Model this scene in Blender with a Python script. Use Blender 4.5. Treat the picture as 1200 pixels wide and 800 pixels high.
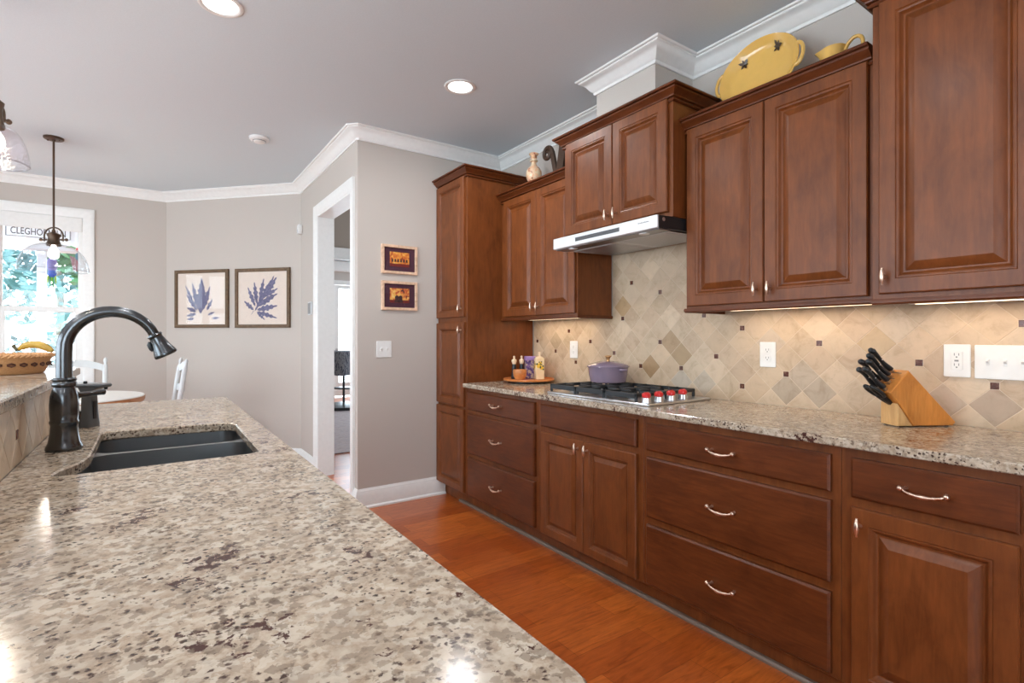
import bpy, bmesh, math, random
from mathutils import Vector, Matrix
from mathutils.geometry import tessellate_polygon
random.seed(7)
PI = math.pi
for o in list(bpy.data.objects):
    bpy.data.objects.remove(o)
SC = bpy.context.scene
COL = SC.collection

# ------------------------------------------------------------------ camera
cam_d = bpy.data.cameras.new('camera')
cam = bpy.data.objects.new('camera', cam_d)
COL.objects.link(cam)
SC.camera = cam
cam.location = (0, 0, 1.2375)
cam.rotation_euler = (PI/2, 0, -0.6035)
cam_d.sensor_width = 36
cam_d.sensor_fit = 'HORIZONTAL'
cam_d.lens = 607.65/1200*36
cam_d.shift_x = 4.8/1200
cam_d.shift_y = -4.13/1200
cam_d.clip_start = 0.02

# ------------------------------------------------------------------ world, exposure
SC.view_settings.view_transform = 'Standard'
SC.view_settings.look = 'None'
SC.view_settings.gamma = 1
SC.view_settings.use_curve_mapping = False
SC.view_settings.exposure = 0.14
SKY_STRENGTH = 9.0
w = bpy.data.worlds.new('sky')
SC.world = w
w.use_nodes = True
wn = w.node_tree.nodes
bgn = wn['Background']
bgn.inputs['Color'].default_value = (0.75, 0.89, 1.0, 1)
bgn.inputs['Strength'].default_value = SKY_STRENGTH

def portal(x0, x1, y0, y1, z0, z1, direction):
    """window portal (light sampling only) lying in a window opening"""
    d = bpy.data.lights.new('window_portal', 'AREA')
    d.shape = 'RECTANGLE'
    o = bpy.data.objects.new('window_portal', d)
    COL.objects.link(o)
    o.location = ((x0+x1)/2, (y0+y1)/2, (z0+z1)/2)
    d.size = max(x1-x0, y1-y0)
    d.size_y = z1-z0
    o.rotation_euler = Vector(direction).to_track_quat('-Z', 'Y').to_euler()
    d.cycles.is_portal = True
    return o

def area_disk(loc, power, size, color=(1, .98, .95), parent=None):
    d = bpy.data.lights.new('lamp_light', 'AREA')
    d.shape = 'DISK'
    d.size = size
    d.energy = power
    d.color = color
    o = bpy.data.objects.new('lamp_light', d)
    COL.objects.link(o)
    o.location = loc
    return o

CEIL_W = 9.0      # recessed lamps
UNDER_W = 0.75      # under cabinet bars
# ------------------------------------------------------------------ materials
def nodes_of(m):
    m.use_nodes = True
    nt = m.node_tree
    return nt, nt.nodes, nt.links, nt.nodes['Principled BSDF']

def mat(name, col, rough=.5, metal=0, coat=0, spec=.5, emit=None, es=0, bump=None, trans=0):
    m = bpy.data.materials.new(name)
    nt, N, L, p = nodes_of(m)
    p.inputs['Base Color'].default_value = (*col, 1)
    p.inputs['Roughness'].default_value = rough
    p.inputs['Metallic'].default_value = metal
    p.inputs['Coat Weight'].default_value = coat
    p.inputs['Coat Roughness'].default_value = .12
    p.inputs['Specular IOR Level'].default_value = spec
    if trans:
        p.inputs['Transmission Weight'].default_value = trans
    if emit:
        p.inputs['Emission Color'].default_value = (*emit, 1)
        p.inputs['Emission Strength'].default_value = es
    # slight procedural variation in every material
    tc = N.new('ShaderNodeTexCoord')
    nz = N.new('ShaderNodeTexNoise')
    nz.inputs['Scale'].default_value = bump[0] if bump else 30
    nz.inputs['Detail'].default_value = 4
    L.new(tc.outputs['Object'], nz.inputs['Vector'])
    mx = N.new('ShaderNodeMix')
    mx.data_type = 'RGBA'
    L.new(nz.outputs['Fac'], mx.inputs['Factor'])
    mx.inputs['A'].default_value = (*[c*.94 for c in col], 1)
    mx.inputs['B'].default_value = (*[min(1, c*1.06) for c in col], 1)
    L.new(mx.outputs['Result'], p.inputs['Base Color'])
    if bump:
        b = N.new('ShaderNodeBump')
        b.inputs['Strength'].default_value = bump[1]
        b.inputs['Distance'].default_value = .01
        L.new(nz.outputs['Fac'], b.inputs['Height'])
        L.new(b.outputs['Normal'], p.inputs['Normal'])
    return m

def ramp(N, stops):
    r = N.new('ShaderNodeValToRGB')
    e = r.color_ramp.elements
    while len(e) < len(stops):
        e.new(.5)
    for i, (pos, c) in enumerate(stops):
        e[i].position = pos
        e[i].color = (*c, 1)
    return r

def mapping(N, L, scale, coord='Object', rot=(0, 0, 0)):
    tc = N.new('ShaderNodeTexCoord')
    mp = N.new('ShaderNodeMapping')
    mp.inputs['Scale'].default_value = scale
    mp.inputs['Rotation'].default_value = rot
    L.new(tc.outputs[coord], mp.inputs['Vector'])
    return mp

def noise(N, L, vec, scale, detail=4, rough=.55, dist=0):
    n = N.new('ShaderNodeTexNoise')
    n.inputs['Scale'].default_value = scale
    n.inputs['Detail'].default_value = detail
    n.inputs['Roughness'].default_value = rough
    n.inputs['Distortion'].default_value = dist
    L.new(vec, n.inputs['Vector'])
    return n

def mixc(N, L, fac, a, b, mode='MIX'):
    m = N.new('ShaderNodeMix')
    m.data_type = 'RGBA'
    m.blend_type = mode
    if hasattr(fac, 'default_value'):
        L.new(fac, m.inputs['Factor'])
    else:
        m.inputs['Factor'].default_value = fac
    for s, v in (('A', a), ('B', b)):
        if hasattr(v, 'default_value'):
            L.new(v, m.inputs[s])
        else:
            m.inputs[s].default_value = (*v, 1)
    return m.outputs['Result']

def wood(name, dark, light, rough=.3, grain=(6, 6, .7), coat=.25, blotch=5.0):
    m = bpy.data.materials.new(name)
    nt, N, L, p = nodes_of(m)
    mp = mapping(N, L, grain)
    n1 = noise(N, L, mp.outputs['Vector'], 9, 8, .6, .6)
    mp2 = mapping(N, L, (1, 1, 1))
    mp2.inputs['Scale'].default_value = tuple(.45 if g == min(grain) and g < 2 else 1.0 for g in grain)
    n2 = noise(N, L, mp2.outputs['Vector'], blotch*2.2, 5, .6, .8)
    r1 = ramp(N, [(.3, dark), (.72, light)])
    L.new(n1.outputs['Fac'], r1.inputs['Fac'])
    r2 = ramp(N, [(.32, (.74, .71, .68)), (.5, (.98, .98, .98)), (.7, (1.16, 1.16, 1.16))])
    L.new(n2.outputs['Fac'], r2.inputs['Fac'])
    c = mixc(N, L, 1.0, r1.outputs['Color'], r2.outputs['Color'], 'MULTIPLY')
    L.new(c, p.inputs['Base Color'])
    p.inputs['Roughness'].default_value = rough
    p.inputs['Coat Weight'].default_value = coat
    p.inputs['Coat Roughness'].default_value = .22
    p.inputs['Specular IOR Level'].default_value = .32
    return m

def granite(name):
    m = bpy.data.materials.new(name)
    nt, N, L, p = nodes_of(m)
    mp = mapping(N, L, (1, 1, 1))
    v = mp.outputs['Vector']
    def warped(amount, sc):
        nv = noise(N, L, v, sc, 3)
        add = N.new('ShaderNodeVectorMath')
        add.operation = 'MULTIPLY_ADD'
        add.inputs[1].default_value = (amount,)*3
        L.new(nv.outputs['Color'], add.inputs[0])
        L.new(v, add.inputs[2])
        return add.outputs[0]
    def voro(vec, sc):
        vo = N.new('ShaderNodeTexVoronoi')
        vo.inputs['Scale'].default_value = sc
        L.new(vec, vo.inputs['Vector'])
        se = N.new('ShaderNodeSeparateColor')
        L.new(vo.outputs['Color'], se.inputs['Color'])
        return vo, se
    def math_(op, a, b):
        n = N.new('ShaderNodeMath')
        n.operation = op
        for i, q in enumerate((a, b)):
            if hasattr(q, 'default_value'): L.new(q, n.inputs[i])
            else: n.inputs[i].default_value = q
        return n.outputs[0]
    base = noise(N, L, v, 55, 7, .68, .3)
    rb = ramp(N, [(.28, (.20, .145, .098)), (.40, (.37, .285, .205)), (.52, (.50, .41, .31)), (.70, (.58, .50, .39))])
    L.new(base.outputs['Fac'], rb.inputs['Fac'])
    c = rb.outputs['Color']
    # pale crystals, 1-2 cm
    wv = warped(.022, 60)
    vo, se = voro(wv, 62)
    r1 = ramp(N, [(.50, (0, 0, 0)), (.80, (.75, .75, .75))])
    L.new(se.outputs['Red'], r1.inputs['Fac'])
    c = mixc(N, L, r1.outputs['Color'], c, (.60, .53, .43))
    # grey-brown crystals between them
    vo2, se2 = voro(warped(.018, 80), 95)
    r2 = ramp(N, [(.66, (0, 0, 0)), (.86, (.72, .72, .72))])
    L.new(se2.outputs['Green'], r2.inputs['Fac'])
    c = mixc(N, L, r2.outputs['Color'], c, (.24, .185, .135))
    # soft brown clouds
    n3 = noise(N, L, v, 14, 4, .6)
    r3 = ramp(N, [(.46, (0, 0, 0)), (.66, (.42, .42, .42))])
    L.new(n3.outputs['Fac'], r3.inputs['Fac'])
    c = mixc(N, L, r3.outputs['Color'], c, (.30, .23, .165))
    cl = noise(N, L, v, 9, 3, .6)
    rcl = ramp(N, [(.40, (.12, .12, .12)), (.60, (1, 1, 1))])
    L.new(cl.outputs['Fac'], rcl.inputs['Fac'])
    cl2 = noise(N, L, v, 17, 3, .6)
    rcl2 = ramp(N, [(.44, (.0, .0, .0)), (.54, (1, 1, 1))])
    L.new(cl2.outputs['Fac'], rcl2.inputs['Fac'])
    vo7, se7 = voro(warped(.014, 120), 88)
    rd7 = ramp(N, [(.34, (.85, .85, .85)), (.58, (0, 0, 0))])
    L.new(vo7.outputs['Distance'], rd7.inputs['Fac'])
    c = mixc(N, L, math_('MULTIPLY', math_('MULTIPLY', math_('GREATER_THAN', se7.outputs['Red'], .62), rd7.outputs['Color']), rcl.outputs['Color']), c, (.105, .070, .047))
    # dark flecks 4-8 mm
    vo4, se4 = voro(warped(.012, 140), 120)
    sel = math_('GREATER_THAN', se4.outputs['Blue'], .58)
    rd = ramp(N, [(.34, (1, 1, 1)), (.54, (0, 0, 0))])
    L.new(vo4.outputs['Distance'], rd.inputs['Fac'])
    c = mixc(N, L, math_('MULTIPLY', math_('MULTIPLY', sel, rd.outputs['Color']), rcl2.outputs['Color']), c, (.055, .030, .022))
    # clustered maroon blotches
    n5 = noise(N, L, v, 7.5, 2, .5)
    n6 = noise(N, L, v, 62, 5, .7, .4)
    r5 = ramp(N, [(.352, (0, 0, 0)), (.372, (1, 1, 1))])
    L.new(math_('MULTIPLY', n5.outputs['Fac'], n6.outputs['Fac']), r5.inputs['Fac'])
    c = mixc(N, L, r5.outputs['Color'], c, (.065, .026, .020))
    L.new(c, p.inputs['Base Color'])
    p.inputs['Roughness'].default_value = .15
    p.inputs['Specular IOR Level'].default_value = .38
    return m

def thin_glass(name, tint=(1, 1, 1), refl=.9, rough=0.0, bump=0):
    m = bpy.data.materials.new(name)
    m.use_nodes = True
    nt = m.node_tree
    N, L = nt.nodes, nt.links
    N.remove(N['Principled BSDF'])
    out = N['Material Output']
    tr = N.new('ShaderNodeBsdfTransparent')
    tr.inputs['Color'].default_value = (*tint, 1)
    gl = N.new('ShaderNodeBsdfGlossy')
    gl.inputs['Roughness'].default_value = rough
    fr = N.new('ShaderNodeLayerWeight')
    fr.inputs['Blend'].default_value = .5
    pw = N.new('ShaderNodeMath')
    pw.operation = 'POWER'
    pw.inputs[1].default_value = 4.0
    L.new(fr.outputs['Facing'], pw.inputs[0])
    mul = N.new('ShaderNodeMath')
    mul.operation = 'MULTIPLY_ADD'
    mul.inputs[1].default_value = .75*refl
    mul.inputs[2].default_value = .04*refl
    L.new(pw.outputs[0], mul.inputs[0])
    mx = N.new('ShaderNodeMixShader')
    L.new(mul.outputs[0], mx.inputs['Fac'])
    L.new(tr.outputs[0], mx.inputs[1])
    L.new(gl.outputs[0], mx.inputs[2])
    if bump:
        mp = mapping(N, L, (1, 1, 1))
        nz = N.new('ShaderNodeTexVoronoi')
        nz.inputs['Scale'].default_value = 90
        L.new(mp.outputs['Vector'], nz.inputs['Vector'])
        b = N.new('ShaderNodeBump')
        b.inputs['Strength'].default_value = bump
        b.inputs['Distance'].default_value = .01
        L.new(nz.outputs['Distance'], b.inputs['Height'])
        L.new(b.outputs[0], gl.inputs['Normal'])
        L.new(b.outputs[0], fr.inputs['Normal'])
    L.new(mx.outputs[0], out.inputs['Surface'])
    return m

def floor_mat():
    m = bpy.data.materials.new('hardwood_planks')
    nt, N, L, p = nodes_of(m)
    mp = mapping(N, L, (1, 1, 1))
    mp.inputs['Location'].default_value = (0.13, 0.0655, 0)
    br = N.new('ShaderNodeTexBrick')
    br.offset = .37
    br.inputs['Scale'].default_value = 1
    br.inputs['Brick Width'].default_value = .92
    br.inputs['Row Height'].default_value = .131
    br.inputs['Mortar Size'].default_value = .0011
    br.inputs['Mortar Smooth'].default_value = .3
    br.inputs['Color1'].default_value = (.55, .135, .022, 1)
    br.inputs['Color2'].default_value = (.37, .072, .011, 1)
    br.inputs['Mortar'].default_value = (.20, .045, .009, 1)
    L.new(mp.outputs['Vector'], br.inputs['Vector'])
    mg = mapping(N, L, (1.2, 9, 1))
    ng = noise(N, L, mg.outputs['Vector'], 5, 8, .62, 1.4)
    rg = ramp(N, [(.3, (.62, .56, .5)), (.5, (.95, .95, .95)), (.72, (1.2, 1.22, 1.25))])
    L.new(ng.outputs['Fac'], rg.inputs['Fac'])
    c = mixc(N, L, 1.0, br.outputs['Color'], rg.outputs['Color'], 'MULTIPLY')
    L.new(c, p.inputs['Base Color'])
    p.inputs['Roughness'].default_value = .3
    p.inputs['Coat Weight'].default_value = .3
    p.inputs['Coat Roughness'].default_value = .2
    return m

def tile_mat(name, accents):
    """travertine: tile tint comes from a per-tile colour attribute"""
    m = bpy.data.materials.new(name)
    nt, N, L, p = nodes_of(m)
    at = N.new('ShaderNodeAttribute')
    at.attribute_name = 'tile_tint'
    mp = mapping(N, L, (1, 1, 1))
    n1 = noise(N, L, mp.outputs['Vector'], 14, 7, .65, .7)
    r1 = ramp(N, [(.28, (.78, .73, .66)), (.5, (1, 1, 1)), (.75, (1.1, 1.1, 1.1))])
    L.new(n1.outputs['Fac'], r1.inputs['Fac'])
    c = mixc(N, L, 1.0, at.outputs['Color'], r1.outputs['Color'], 'MULTIPLY')
    n2 = noise(N, L, mp.outputs['Vector'], 24, 5, .7, 1.5)
    r2 = ramp(N, [(.66, (0, 0, 0)), (.74, (.55, .55, .55))])
    L.new(n2.outputs['Fac'], r2.inputs['Fac'])
    c = mixc(N, L, r2.outputs['Color'], c, (.34, .25, .17))
    L.new(c, p.inputs['Base Color'])
    p.inputs['Roughness'].default_value = .42
    b = N.new('ShaderNodeBump')
    b.inputs['Strength'].default_value = .12
    L.new(n2.outputs['Fac'], b.inputs['Height'])
    L.new(b.outputs['Normal'], p.inputs['Normal'])
    return m

def blotch_mat(name, stops, scale, rough=.5, kind='noise', detail=3, stretch=(1, 1, 1), coat=0):
    m = bpy.data.materials.new(name)
    nt, N, L, p = nodes_of(m)
    mp = mapping(N, L, stretch)
    if kind == 'noise':
        n = noise(N, L, mp.outputs['Vector'], scale, detail, .6, .5)
        f = n.outputs['Fac']
    else:
        n = N.new('ShaderNodeTexVoronoi')
        n.inputs['Scale'].default_value = scale
        L.new(mp.outputs['Vector'], n.inputs['Vector'])
        s = N.new('ShaderNodeSeparateColor')
        L.new(n.outputs['Color'], s.inputs['Color'])
        f = s.outputs['Red']
    r = ramp(N, stops)
    L.new(f, r.inputs['Fac'])
    L.new(r.outputs['Color'], p.inputs['Base Color'])
    p.inputs['Roughness'].default_value = rough
    p.inputs['Coat Weight'].default_value = coat
    return m

M = {}
M['cab'] = wood('stained_maple', (.138, .037, .0080), (.200, .057, .0130), .42, (7, 7, .8), .07, 5)
M['cabh'] = wood('stained_maple_horizontal', (.088, .021, .0045), (.146, .037, .0085), .40, (7, .8, 7), .10, 5)
M['granite'] = granite('speckled_granite')
M['floor'] = floor_mat()
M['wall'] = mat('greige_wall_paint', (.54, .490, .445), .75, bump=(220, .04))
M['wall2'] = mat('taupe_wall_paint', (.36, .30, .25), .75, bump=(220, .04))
M['ceil'] = mat('ceiling_paint', (.66, .735, .78), .85, bump=(160, .05))
M['trim'] = mat('white_trim_paint', (.84, .84, .82), .38)
M['white'] = mat('white_plastic', (.82, .82, .80), .35)
M['offwhite'] = mat('painted_white_wood', (.60, .62, .63), .45)
M['steel'] = mat('brushed_steel', (.62, .62, .63), .28, 1, bump=(300, .02))
M['hoodsteel'] = mat('pale_steel', (.80, .82, .84), .38, .6)
M['filter'] = mat('filter_steel', (.30, .31, .32), .35, .9)
M['nickel'] = mat('satin_nickel', (.74, .56, .44), .30, 1)
M['black'] = mat('black_plastic', (.012, .013, .015), .35)
M['iron'] = mat('cast_iron', (.028, .032, .036), .48, .2, bump=(180, .1))
M['gun'] = mat('gunmetal', (.11, .115, .12), .22, .95)
M['sink'] = mat('dark_stainless', (.25, .26, .27), .30, .9)
M['bronze'] = mat('aged_bronze', (.10, .065, .045), .38, .8)
M['red'] = mat('red_enamel', (.62, .02, .02), .3, coat=.3)
M['pot'] = blotch_mat('lavender_enamel', [(.3, (.20, .155, .225)), (.7, (.29, .21, .265))], 3, .16, coat=.6)
M['gold'] = mat('bronze_knob_metal', (.50, .28, .12), .3, .8)
M['block'] = wood('orange_beech', (.56, .20, .036), (.66, .26, .055), .42, (14, 14, 1.5), .1, 6)
M['blockf'] = wood('pale_beech', (.62, .34, .13), (.70, .42, .18), .42, (14, 14, 1.5), .1, 6)
M['tray'] = wood('orange_tray_wood', (.55, .16, .04), (.72, .28, .08), .3, (3, 12, 3), .4, 9)
M['bowl'] = wood('orange_bowl_wood', (.60, .20, .05), (.72, .30, .10), .35, (4, 4, 12), .3, 9)
M['cork'] = mat('pale_wood_top', (.80, .62, .42), .5)
M['yellow'] = mat('yellow_glaze', (.80, .48, .12), .14, coat=.6)
M['motif'] = mat('dark_olive_paint', (.06, .035, .015), .3)
M['tin'] = blotch_mat('printed_cream_tin', [(.40, (.82, .62, .36)), (.60, (.84, .70, .46))], 20, .3)
M['purple'] = blotch_mat('printed_purple_carton', [(.38, (.05, .025, .09)), (.50, (.14, .07, .24)), (.60, (.50, .38, .28))], 38, .5)
M['vase'] = blotch_mat('painted_cream_ceramic', [(.46, (.78, .60, .40)), (.52, (.80, .40, .20)), (.56, (.80, .62, .42)), (.62, (.50, .10, .05)), (.68, (.25, .22, .08))], 20, .3, coat=.3)
M['letter'] = mat('dark_brown_paint', (.050, .024, .012), .5)
M['framew'] = wood('walnut_frame_wood', (.10, .06, .03), (.18, .11, .06), .5, (9, 9, 9), 0, 9)
M['framep'] = wood('pale_pink_frame_wood', (.70, .47, .32), (.80, .56, .40), .45, (9, 9, 9), 0, 9)
M['paper'] = mat('cream_paper', (.74, .64, .56), .8)
M['ink'] = blotch_mat('blue_grey_ink', [(.35, (.10, .10, .18)), (.65, (.20, .19, .30))], 60, .8)
M['matp'] = mat('plum_mat_board', (.065, .018, .035), .8)
M['art1'] = blotch_mat('dining_scene_paint', [(.30, (.10, .01, .005)), (.44, (.60, .12, .02)), (.58, (.80, .34, .05)), (.72, (.85, .55, .15))], 38, .6, detail=4)
M['art2'] = blotch_mat('kitchen_scene_paint', [(.36, (.02, .015, .02)), (.46, (.55, .08, .02)), (.58, (.80, .45, .10)), (.72, (.85, .66, .3))], 30, .6, detail=4)
M['skin'] = mat('painted_figure', (.05, .02, .02), .7)
M['basket'] = blotch_mat('woven_wicker', [(.3, (.45, .22, .09)), (.7, (.68, .38, .17))], 160, .7, stretch=(1, 1, 5))
M['basketd'] = mat('dark_wicker_band', (.10, .035, .018), .7)
M['banana'] = blotch_mat('banana_skin', [(.3, (.34, .19, .02)), (.6, (.50, .32, .04)), (.8, (.30, .25, .03))], 9, .5)
M['stem'] = mat('banana_stem', (.07, .06, .02), .7)
M['glass'] = thin_glass('window_glass', (1, 1, 1), .8)
M['picglass'] = thin_glass('picture_glass', (1, 1, 1), .26)
M['dome'] = thin_glass('clear_dome_glass', (.90, .91, .93), 1.3, .03)
M['seed'] = thin_glass('seeded_dome_glass', (.93, .90, .92), 1.0, .06, .25)
M['bulb'] = mat('frosted_bulb', (1, 1, 1), .4, emit=(1, .92, .82), es=9)
M['lens'] = mat('recessed_lens', (1, 1, 1), .4, emit=(1, .97, .93), es=4)
M['ucl'] = mat('warm_lens', (1, 1, 1), .4, emit=(1, .75, .48), es=2.5)
M['grey'] = mat('grey_plastic', (.25, .26, .26), .4)
M['tread'] = mat('grey_shoe_moulding', (.19, .135, .10), .35, coat=.2)
M['disp'] = mat('smoked_glass_display', (.10, .105, .11), .15)
M['grout'] = mat('sand_grout', (.68, .55, .41), .8)
M['dot'] = blotch_mat('rust_glass_mosaic', [(.3, (.055, .016, .010)), (.55, (.12, .036, .02)), (.75, (.26, .15, .10))], 70, .25)
M['tile'] = tile_mat('travertine_tile', True)
M['tablew'] = mat('white_table_paint', (.80, .79, .77), .35)
M['tablee'] = wood('orange_table_edge', (.42, .17, .06), (.55, .25, .1), .4, (3, 3, 9), .2, 6)
M['rug'] = blotch_mat('grey_mauve_rug', [(.35, (.34, .27, .27)), (.5, (.52, .43, .42)), (.65, (.36, .32, .36))], 9, .95, detail=6, stretch=(1, 4, 1))
M['cloth'] = blotch_mat('ikat_cloth', [(.44, (.06, .065, .09)), (.50, (.30, .30, .31)), (.60, (.12, .12, .16)), (.66, (.42, .41, .40))], 22, .9, detail=4, stretch=(2, 2, .6))
M['leaf'] = blotch_mat('bright_leaves', [(.3, (.04, .12, .06)), (.55, (.08, .20, .09)), (.75, (.18, .28, .10))], 3, .6)
M['leafb'] = blotch_mat('blue_green_leaves', [(.3, (.05, .13, .13)), (.55, (.10, .20, .20)), (.75, (.2, .3, .28))], 3, .6)
M['bark'] = mat('grey_bark', (.20, .16, .12), .9, bump=(20, .5))
M['lawn'] = blotch_mat('lawn_green', [(.3, (.06, .11, .06)), (.7, (.14, .18, .11))], 4, .9)
M['deck'] = mat('pale_porch_boards', (.25, .25, .25), .7)
M['signw'] = mat('white_sign_paint', (.80, .85, .90), .5)
M['signb'] = mat('black_sign_paint', (.02, .02, .03), .5)
M['blue'] = mat('blue_ornament_paint', (.03, .10, .55), .4)
M['green'] = mat('green_ornament_paint', (.05, .38, .10), .4)
M['lime'] = mat('lime_ornament_paint', (.40, .60, .05), .4)
M['pennant'] = blotch_mat('striped_pennant_cloth', [(.40, (.35, .04, .07)), (.5, (.45, .42, .42)), (.6, (.4, .06, .1))], 30, .8, stretch=(4, .2, .4))

# ------------------------------------------------------------------ mesh builder
class MB:
    def __init__(s):
        s.v, s.f, s.m, s.col = [], [], [], {}
    def add(s, verts, faces, mi=0):
        k = len(s.v)
        s.v += [tuple(p) for p in verts]
        for f in faces:
            s.f.append(tuple(i+k for i in f))
            s.m.append(mi)
    def box(s, x0, x1, y0, y1, z0, z1, b=0.0, mi=0):
        if x0 > x1: x0, x1 = x1, x0
        if y0 > y1: y0, y1 = y1, y0
        if z0 > z1: z0, z1 = z1, z0
        if b <= 0:
            V = [(x, y, z) for x in (x0, x1) for y in (y0, y1) for z in (z0, z1)]
            F = [(0, 1, 3, 2), (4, 6, 7, 5), (0, 4, 5, 1), (2, 3, 7, 6), (0, 2, 6, 4), (1, 5, 7, 3)]
            s.add(V, F, mi)
            return s
        b = min(b, (x1-x0)/2.01, (y1-y0)/2.01, (z1-z0)/2.01)
        V, idx = [], {}
        for ix, (xo, xi) in enumerate(((x0, x0+b), (x1, x1-b))):
            for iy, (yo, yi) in enumerate(((y0, y0+b), (y1, y1-b))):
                for iz, (zo, zi) in enumerate(((z0, z0+b), (z1, z1-b))):
                    for ax, p in enumerate(((xo, yi, zi), (xi, yo, zi), (xi, yi, zo))):
                        idx[ix, iy, iz, ax] = len(V)
                        V.append(p)
        g = lambda a, b_, c, d: idx[a, b_, c, d]
        F = []
        for i in (0, 1):
            F.append((g(i,0,0,0), g(i,1,0,0), g(i,1,1,0), g(i,0,1,0)))
            F.append((g(0,i,0,1), g(1,i,0,1), g(1,i,1,1), g(0,i,1,1)))
            F.append((g(0,0,i,2), g(1,0,i,2), g(1,1,i,2), g(0,1,i,2)))
        for a in (0, 1):
            for c in (0, 1):
                F.append((g(a,c,0,0), g(a,c,1,0), g(a,c,1,1), g(a,c,0,1)))
                F.append((g(a,0,c,0), g(a,1,c,0), g(a,1,c,2), g(a,0,c,2)))
                F.append((g(0,a,c,1), g(1,a,c,1), g(1,a,c,2), g(0,a,c,2)))
                for e in (0, 1):
                    F.append((g(a,c,e,0), g(a,c,e,1), g(a,c,e,2)))
        s.add(V, F, mi)
        return s
    def rings(s, rings, closed=True, cap0=True, cap1=True, mi=0):
        n = len(rings[0])
        V = [p for r in rings for p in r]
        F = []
        for i in range(len(rings)-1):
            for j in range(n if closed else n-1):
                a, b_ = i*n+j, i*n+(j+1) % n
                F.append((a, b_, b_+n, a+n))
        if cap0: F.append(tuple(range(n-1, -1, -1)))
        if cap1: F.append(tuple(range((len(rings)-1)*n, len(rings)*n)))
        s.add(V, F, mi)
        return s
    def lathe(s, prof, c=(0, 0, 0), seg=32, sx=1, sy=1, cap0=True, cap1=True, mi=0, rot=None):
        R = []
        for r, z in prof:
            ring = []
            for k in range(seg):
                a = 2*PI*k/seg
                p = Vector((max(r, 1e-5)*math.cos(a)*sx, max(r, 1e-5)*math.sin(a)*sy, z))
                if rot: p = rot @ p
                ring.append((p.x+c[0], p.y+c[1], p.z+c[2]))
            R.append(ring)
        return s.rings(R, True, cap0, cap1, mi)
    def tube(s, pts, radii, seg=12, mi=0, cap=True, flat=None):
        pts = [Vector(p) for p in pts]
        if not hasattr(radii, '__len__'): radii = [radii]*len(pts)
        up = None
        R = []
        for i, p in enumerate(pts):
            t = (pts[min(i+1, len(pts)-1)]-pts[max(i-1, 0)]).normalized()
            if up is None:
                ref = Vector((0, 0, 1)) if abs(t.z) < .9 else Vector((1, 0, 0))
                u = t.cross(ref).normalized()
            else:
                u = (up-t*up.dot(t)).normalized()
            up = u
            vv = t.cross(u)
            fl = flat or (1, 1)
            R.append([tuple(p+(u*math.cos(2*PI*k/seg)*fl[0]+vv*math.sin(2*PI*k/seg)*fl[1])*radii[i]) for k in range(seg)])
        return s.rings(R, True, cap, cap, mi)
    def sphere(s, c, r, seg=16, n=10, sx=1, sy=1, sz=1, mi=0):
        prof = [(r*math.sin(PI*i/n), -r*math.cos(PI*i/n)*sz) for i in range(n+1)]
        return s.lathe(prof, c, seg, sx, sy, False, False, mi)
    def prism(s, outline, T, t0, t1, mi=0, b=0.0):
        """outline 2-D polygon extruded between t0 and t1; T(u, v, w)"""
        n = len(outline)
        if b > 0:
            ins = offset_poly(outline, -b)
            R = [[T(*p, t0) for p in ins], [T(*p, t0+b) for p in outline], [T(*p, t1-b) for p in outline], [T(*p, t1) for p in ins]]
        else:
            R = [[T(*p, t0) for p in outline], [T(*p, t1) for p in outline]]
        s.rings(R, True, False, False, mi)
        for ring, w in ((R[0], t0), (R[-1], t1)):
            o2 = ins if b > 0 else outline
            tri = tessellate_polygon([[Vector((p[0], p[1], 0)) for p in o2]])
            s.add(ring, [tuple(t) for t in tri], mi)
        return s
    def slab(s, outer, holes, z0, z1, b=.003, mi=0):
        """flat slab with holes, eased edges"""
        def lay(k, z): return [[(p[0], p[1], z) for p in k_] for k_ in k]
        polys = [outer]+holes
        insd = [offset_poly(outer, -b)]+[offset_poly(h_, b) for h_ in holes]
        for z, zz in ((z1, z1-b), (z0, z0+b)):
            flatp = [p for k in insd for p in k]
            tri = tessellate_polygon([[Vector((p[0], p[1], 0)) for p in k] for k in insd])
            s.add([(p[0], p[1], z) for p in flatp], [tuple(t) for t in tri], mi)
        for a, c in zip(polys, insd):
            s.rings([[(p[0], p[1], z1) for p in c], [(p[0], p[1], z1-b) for p in a], [(p[0], p[1], z0+b) for p in a], [(p[0], p[1], z0) for p in c]], True, False, False, mi)
        return s
    def build(s, name, mats, parent=None, smooth=35, world=None, recalc=True, merge=True):
        if not isinstance(mats, (list, tuple)): mats = [mats]
        off = Vector((0, 0, 0))
        if world is not None: off = Vector(world)
        bm = bmesh.new()
        vs = [bm.verts.new(Vector(p)-off) for p in s.v]
        cl = bm.loops.layers.float_color.new('tile_tint') if s.col else None
        for i, f in enumerate(s.f):
            if len(set(f)) < 3: continue
            try:
                fc = bm.faces.new([vs[j] for j in f])
            except ValueError:
                continue
            fc.material_index = s.m[i]
            if cl:
                c = s.col.get(i, (1, 1, 1))
                for lp in fc.loops: lp[cl] = (*c, 1)
        if merge: bmesh.ops.remove_doubles(bm, verts=bm.verts, dist=1e-5)
        if recalc: bmesh.ops.recalc_face_normals(bm, faces=bm.faces)
        me = bpy.data.meshes.new(name)
        bm.to_mesh(me)
        bm.free()
        for m in mats: me.materials.append(m)
        if smooth:
            me.shade_smooth()
            me.set_sharp_from_angle(angle=math.radians(smooth))
        o = bpy.data.objects.new(name, me)
        COL.objects.link(o)
        if parent: o.parent = parent
        return o

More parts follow.
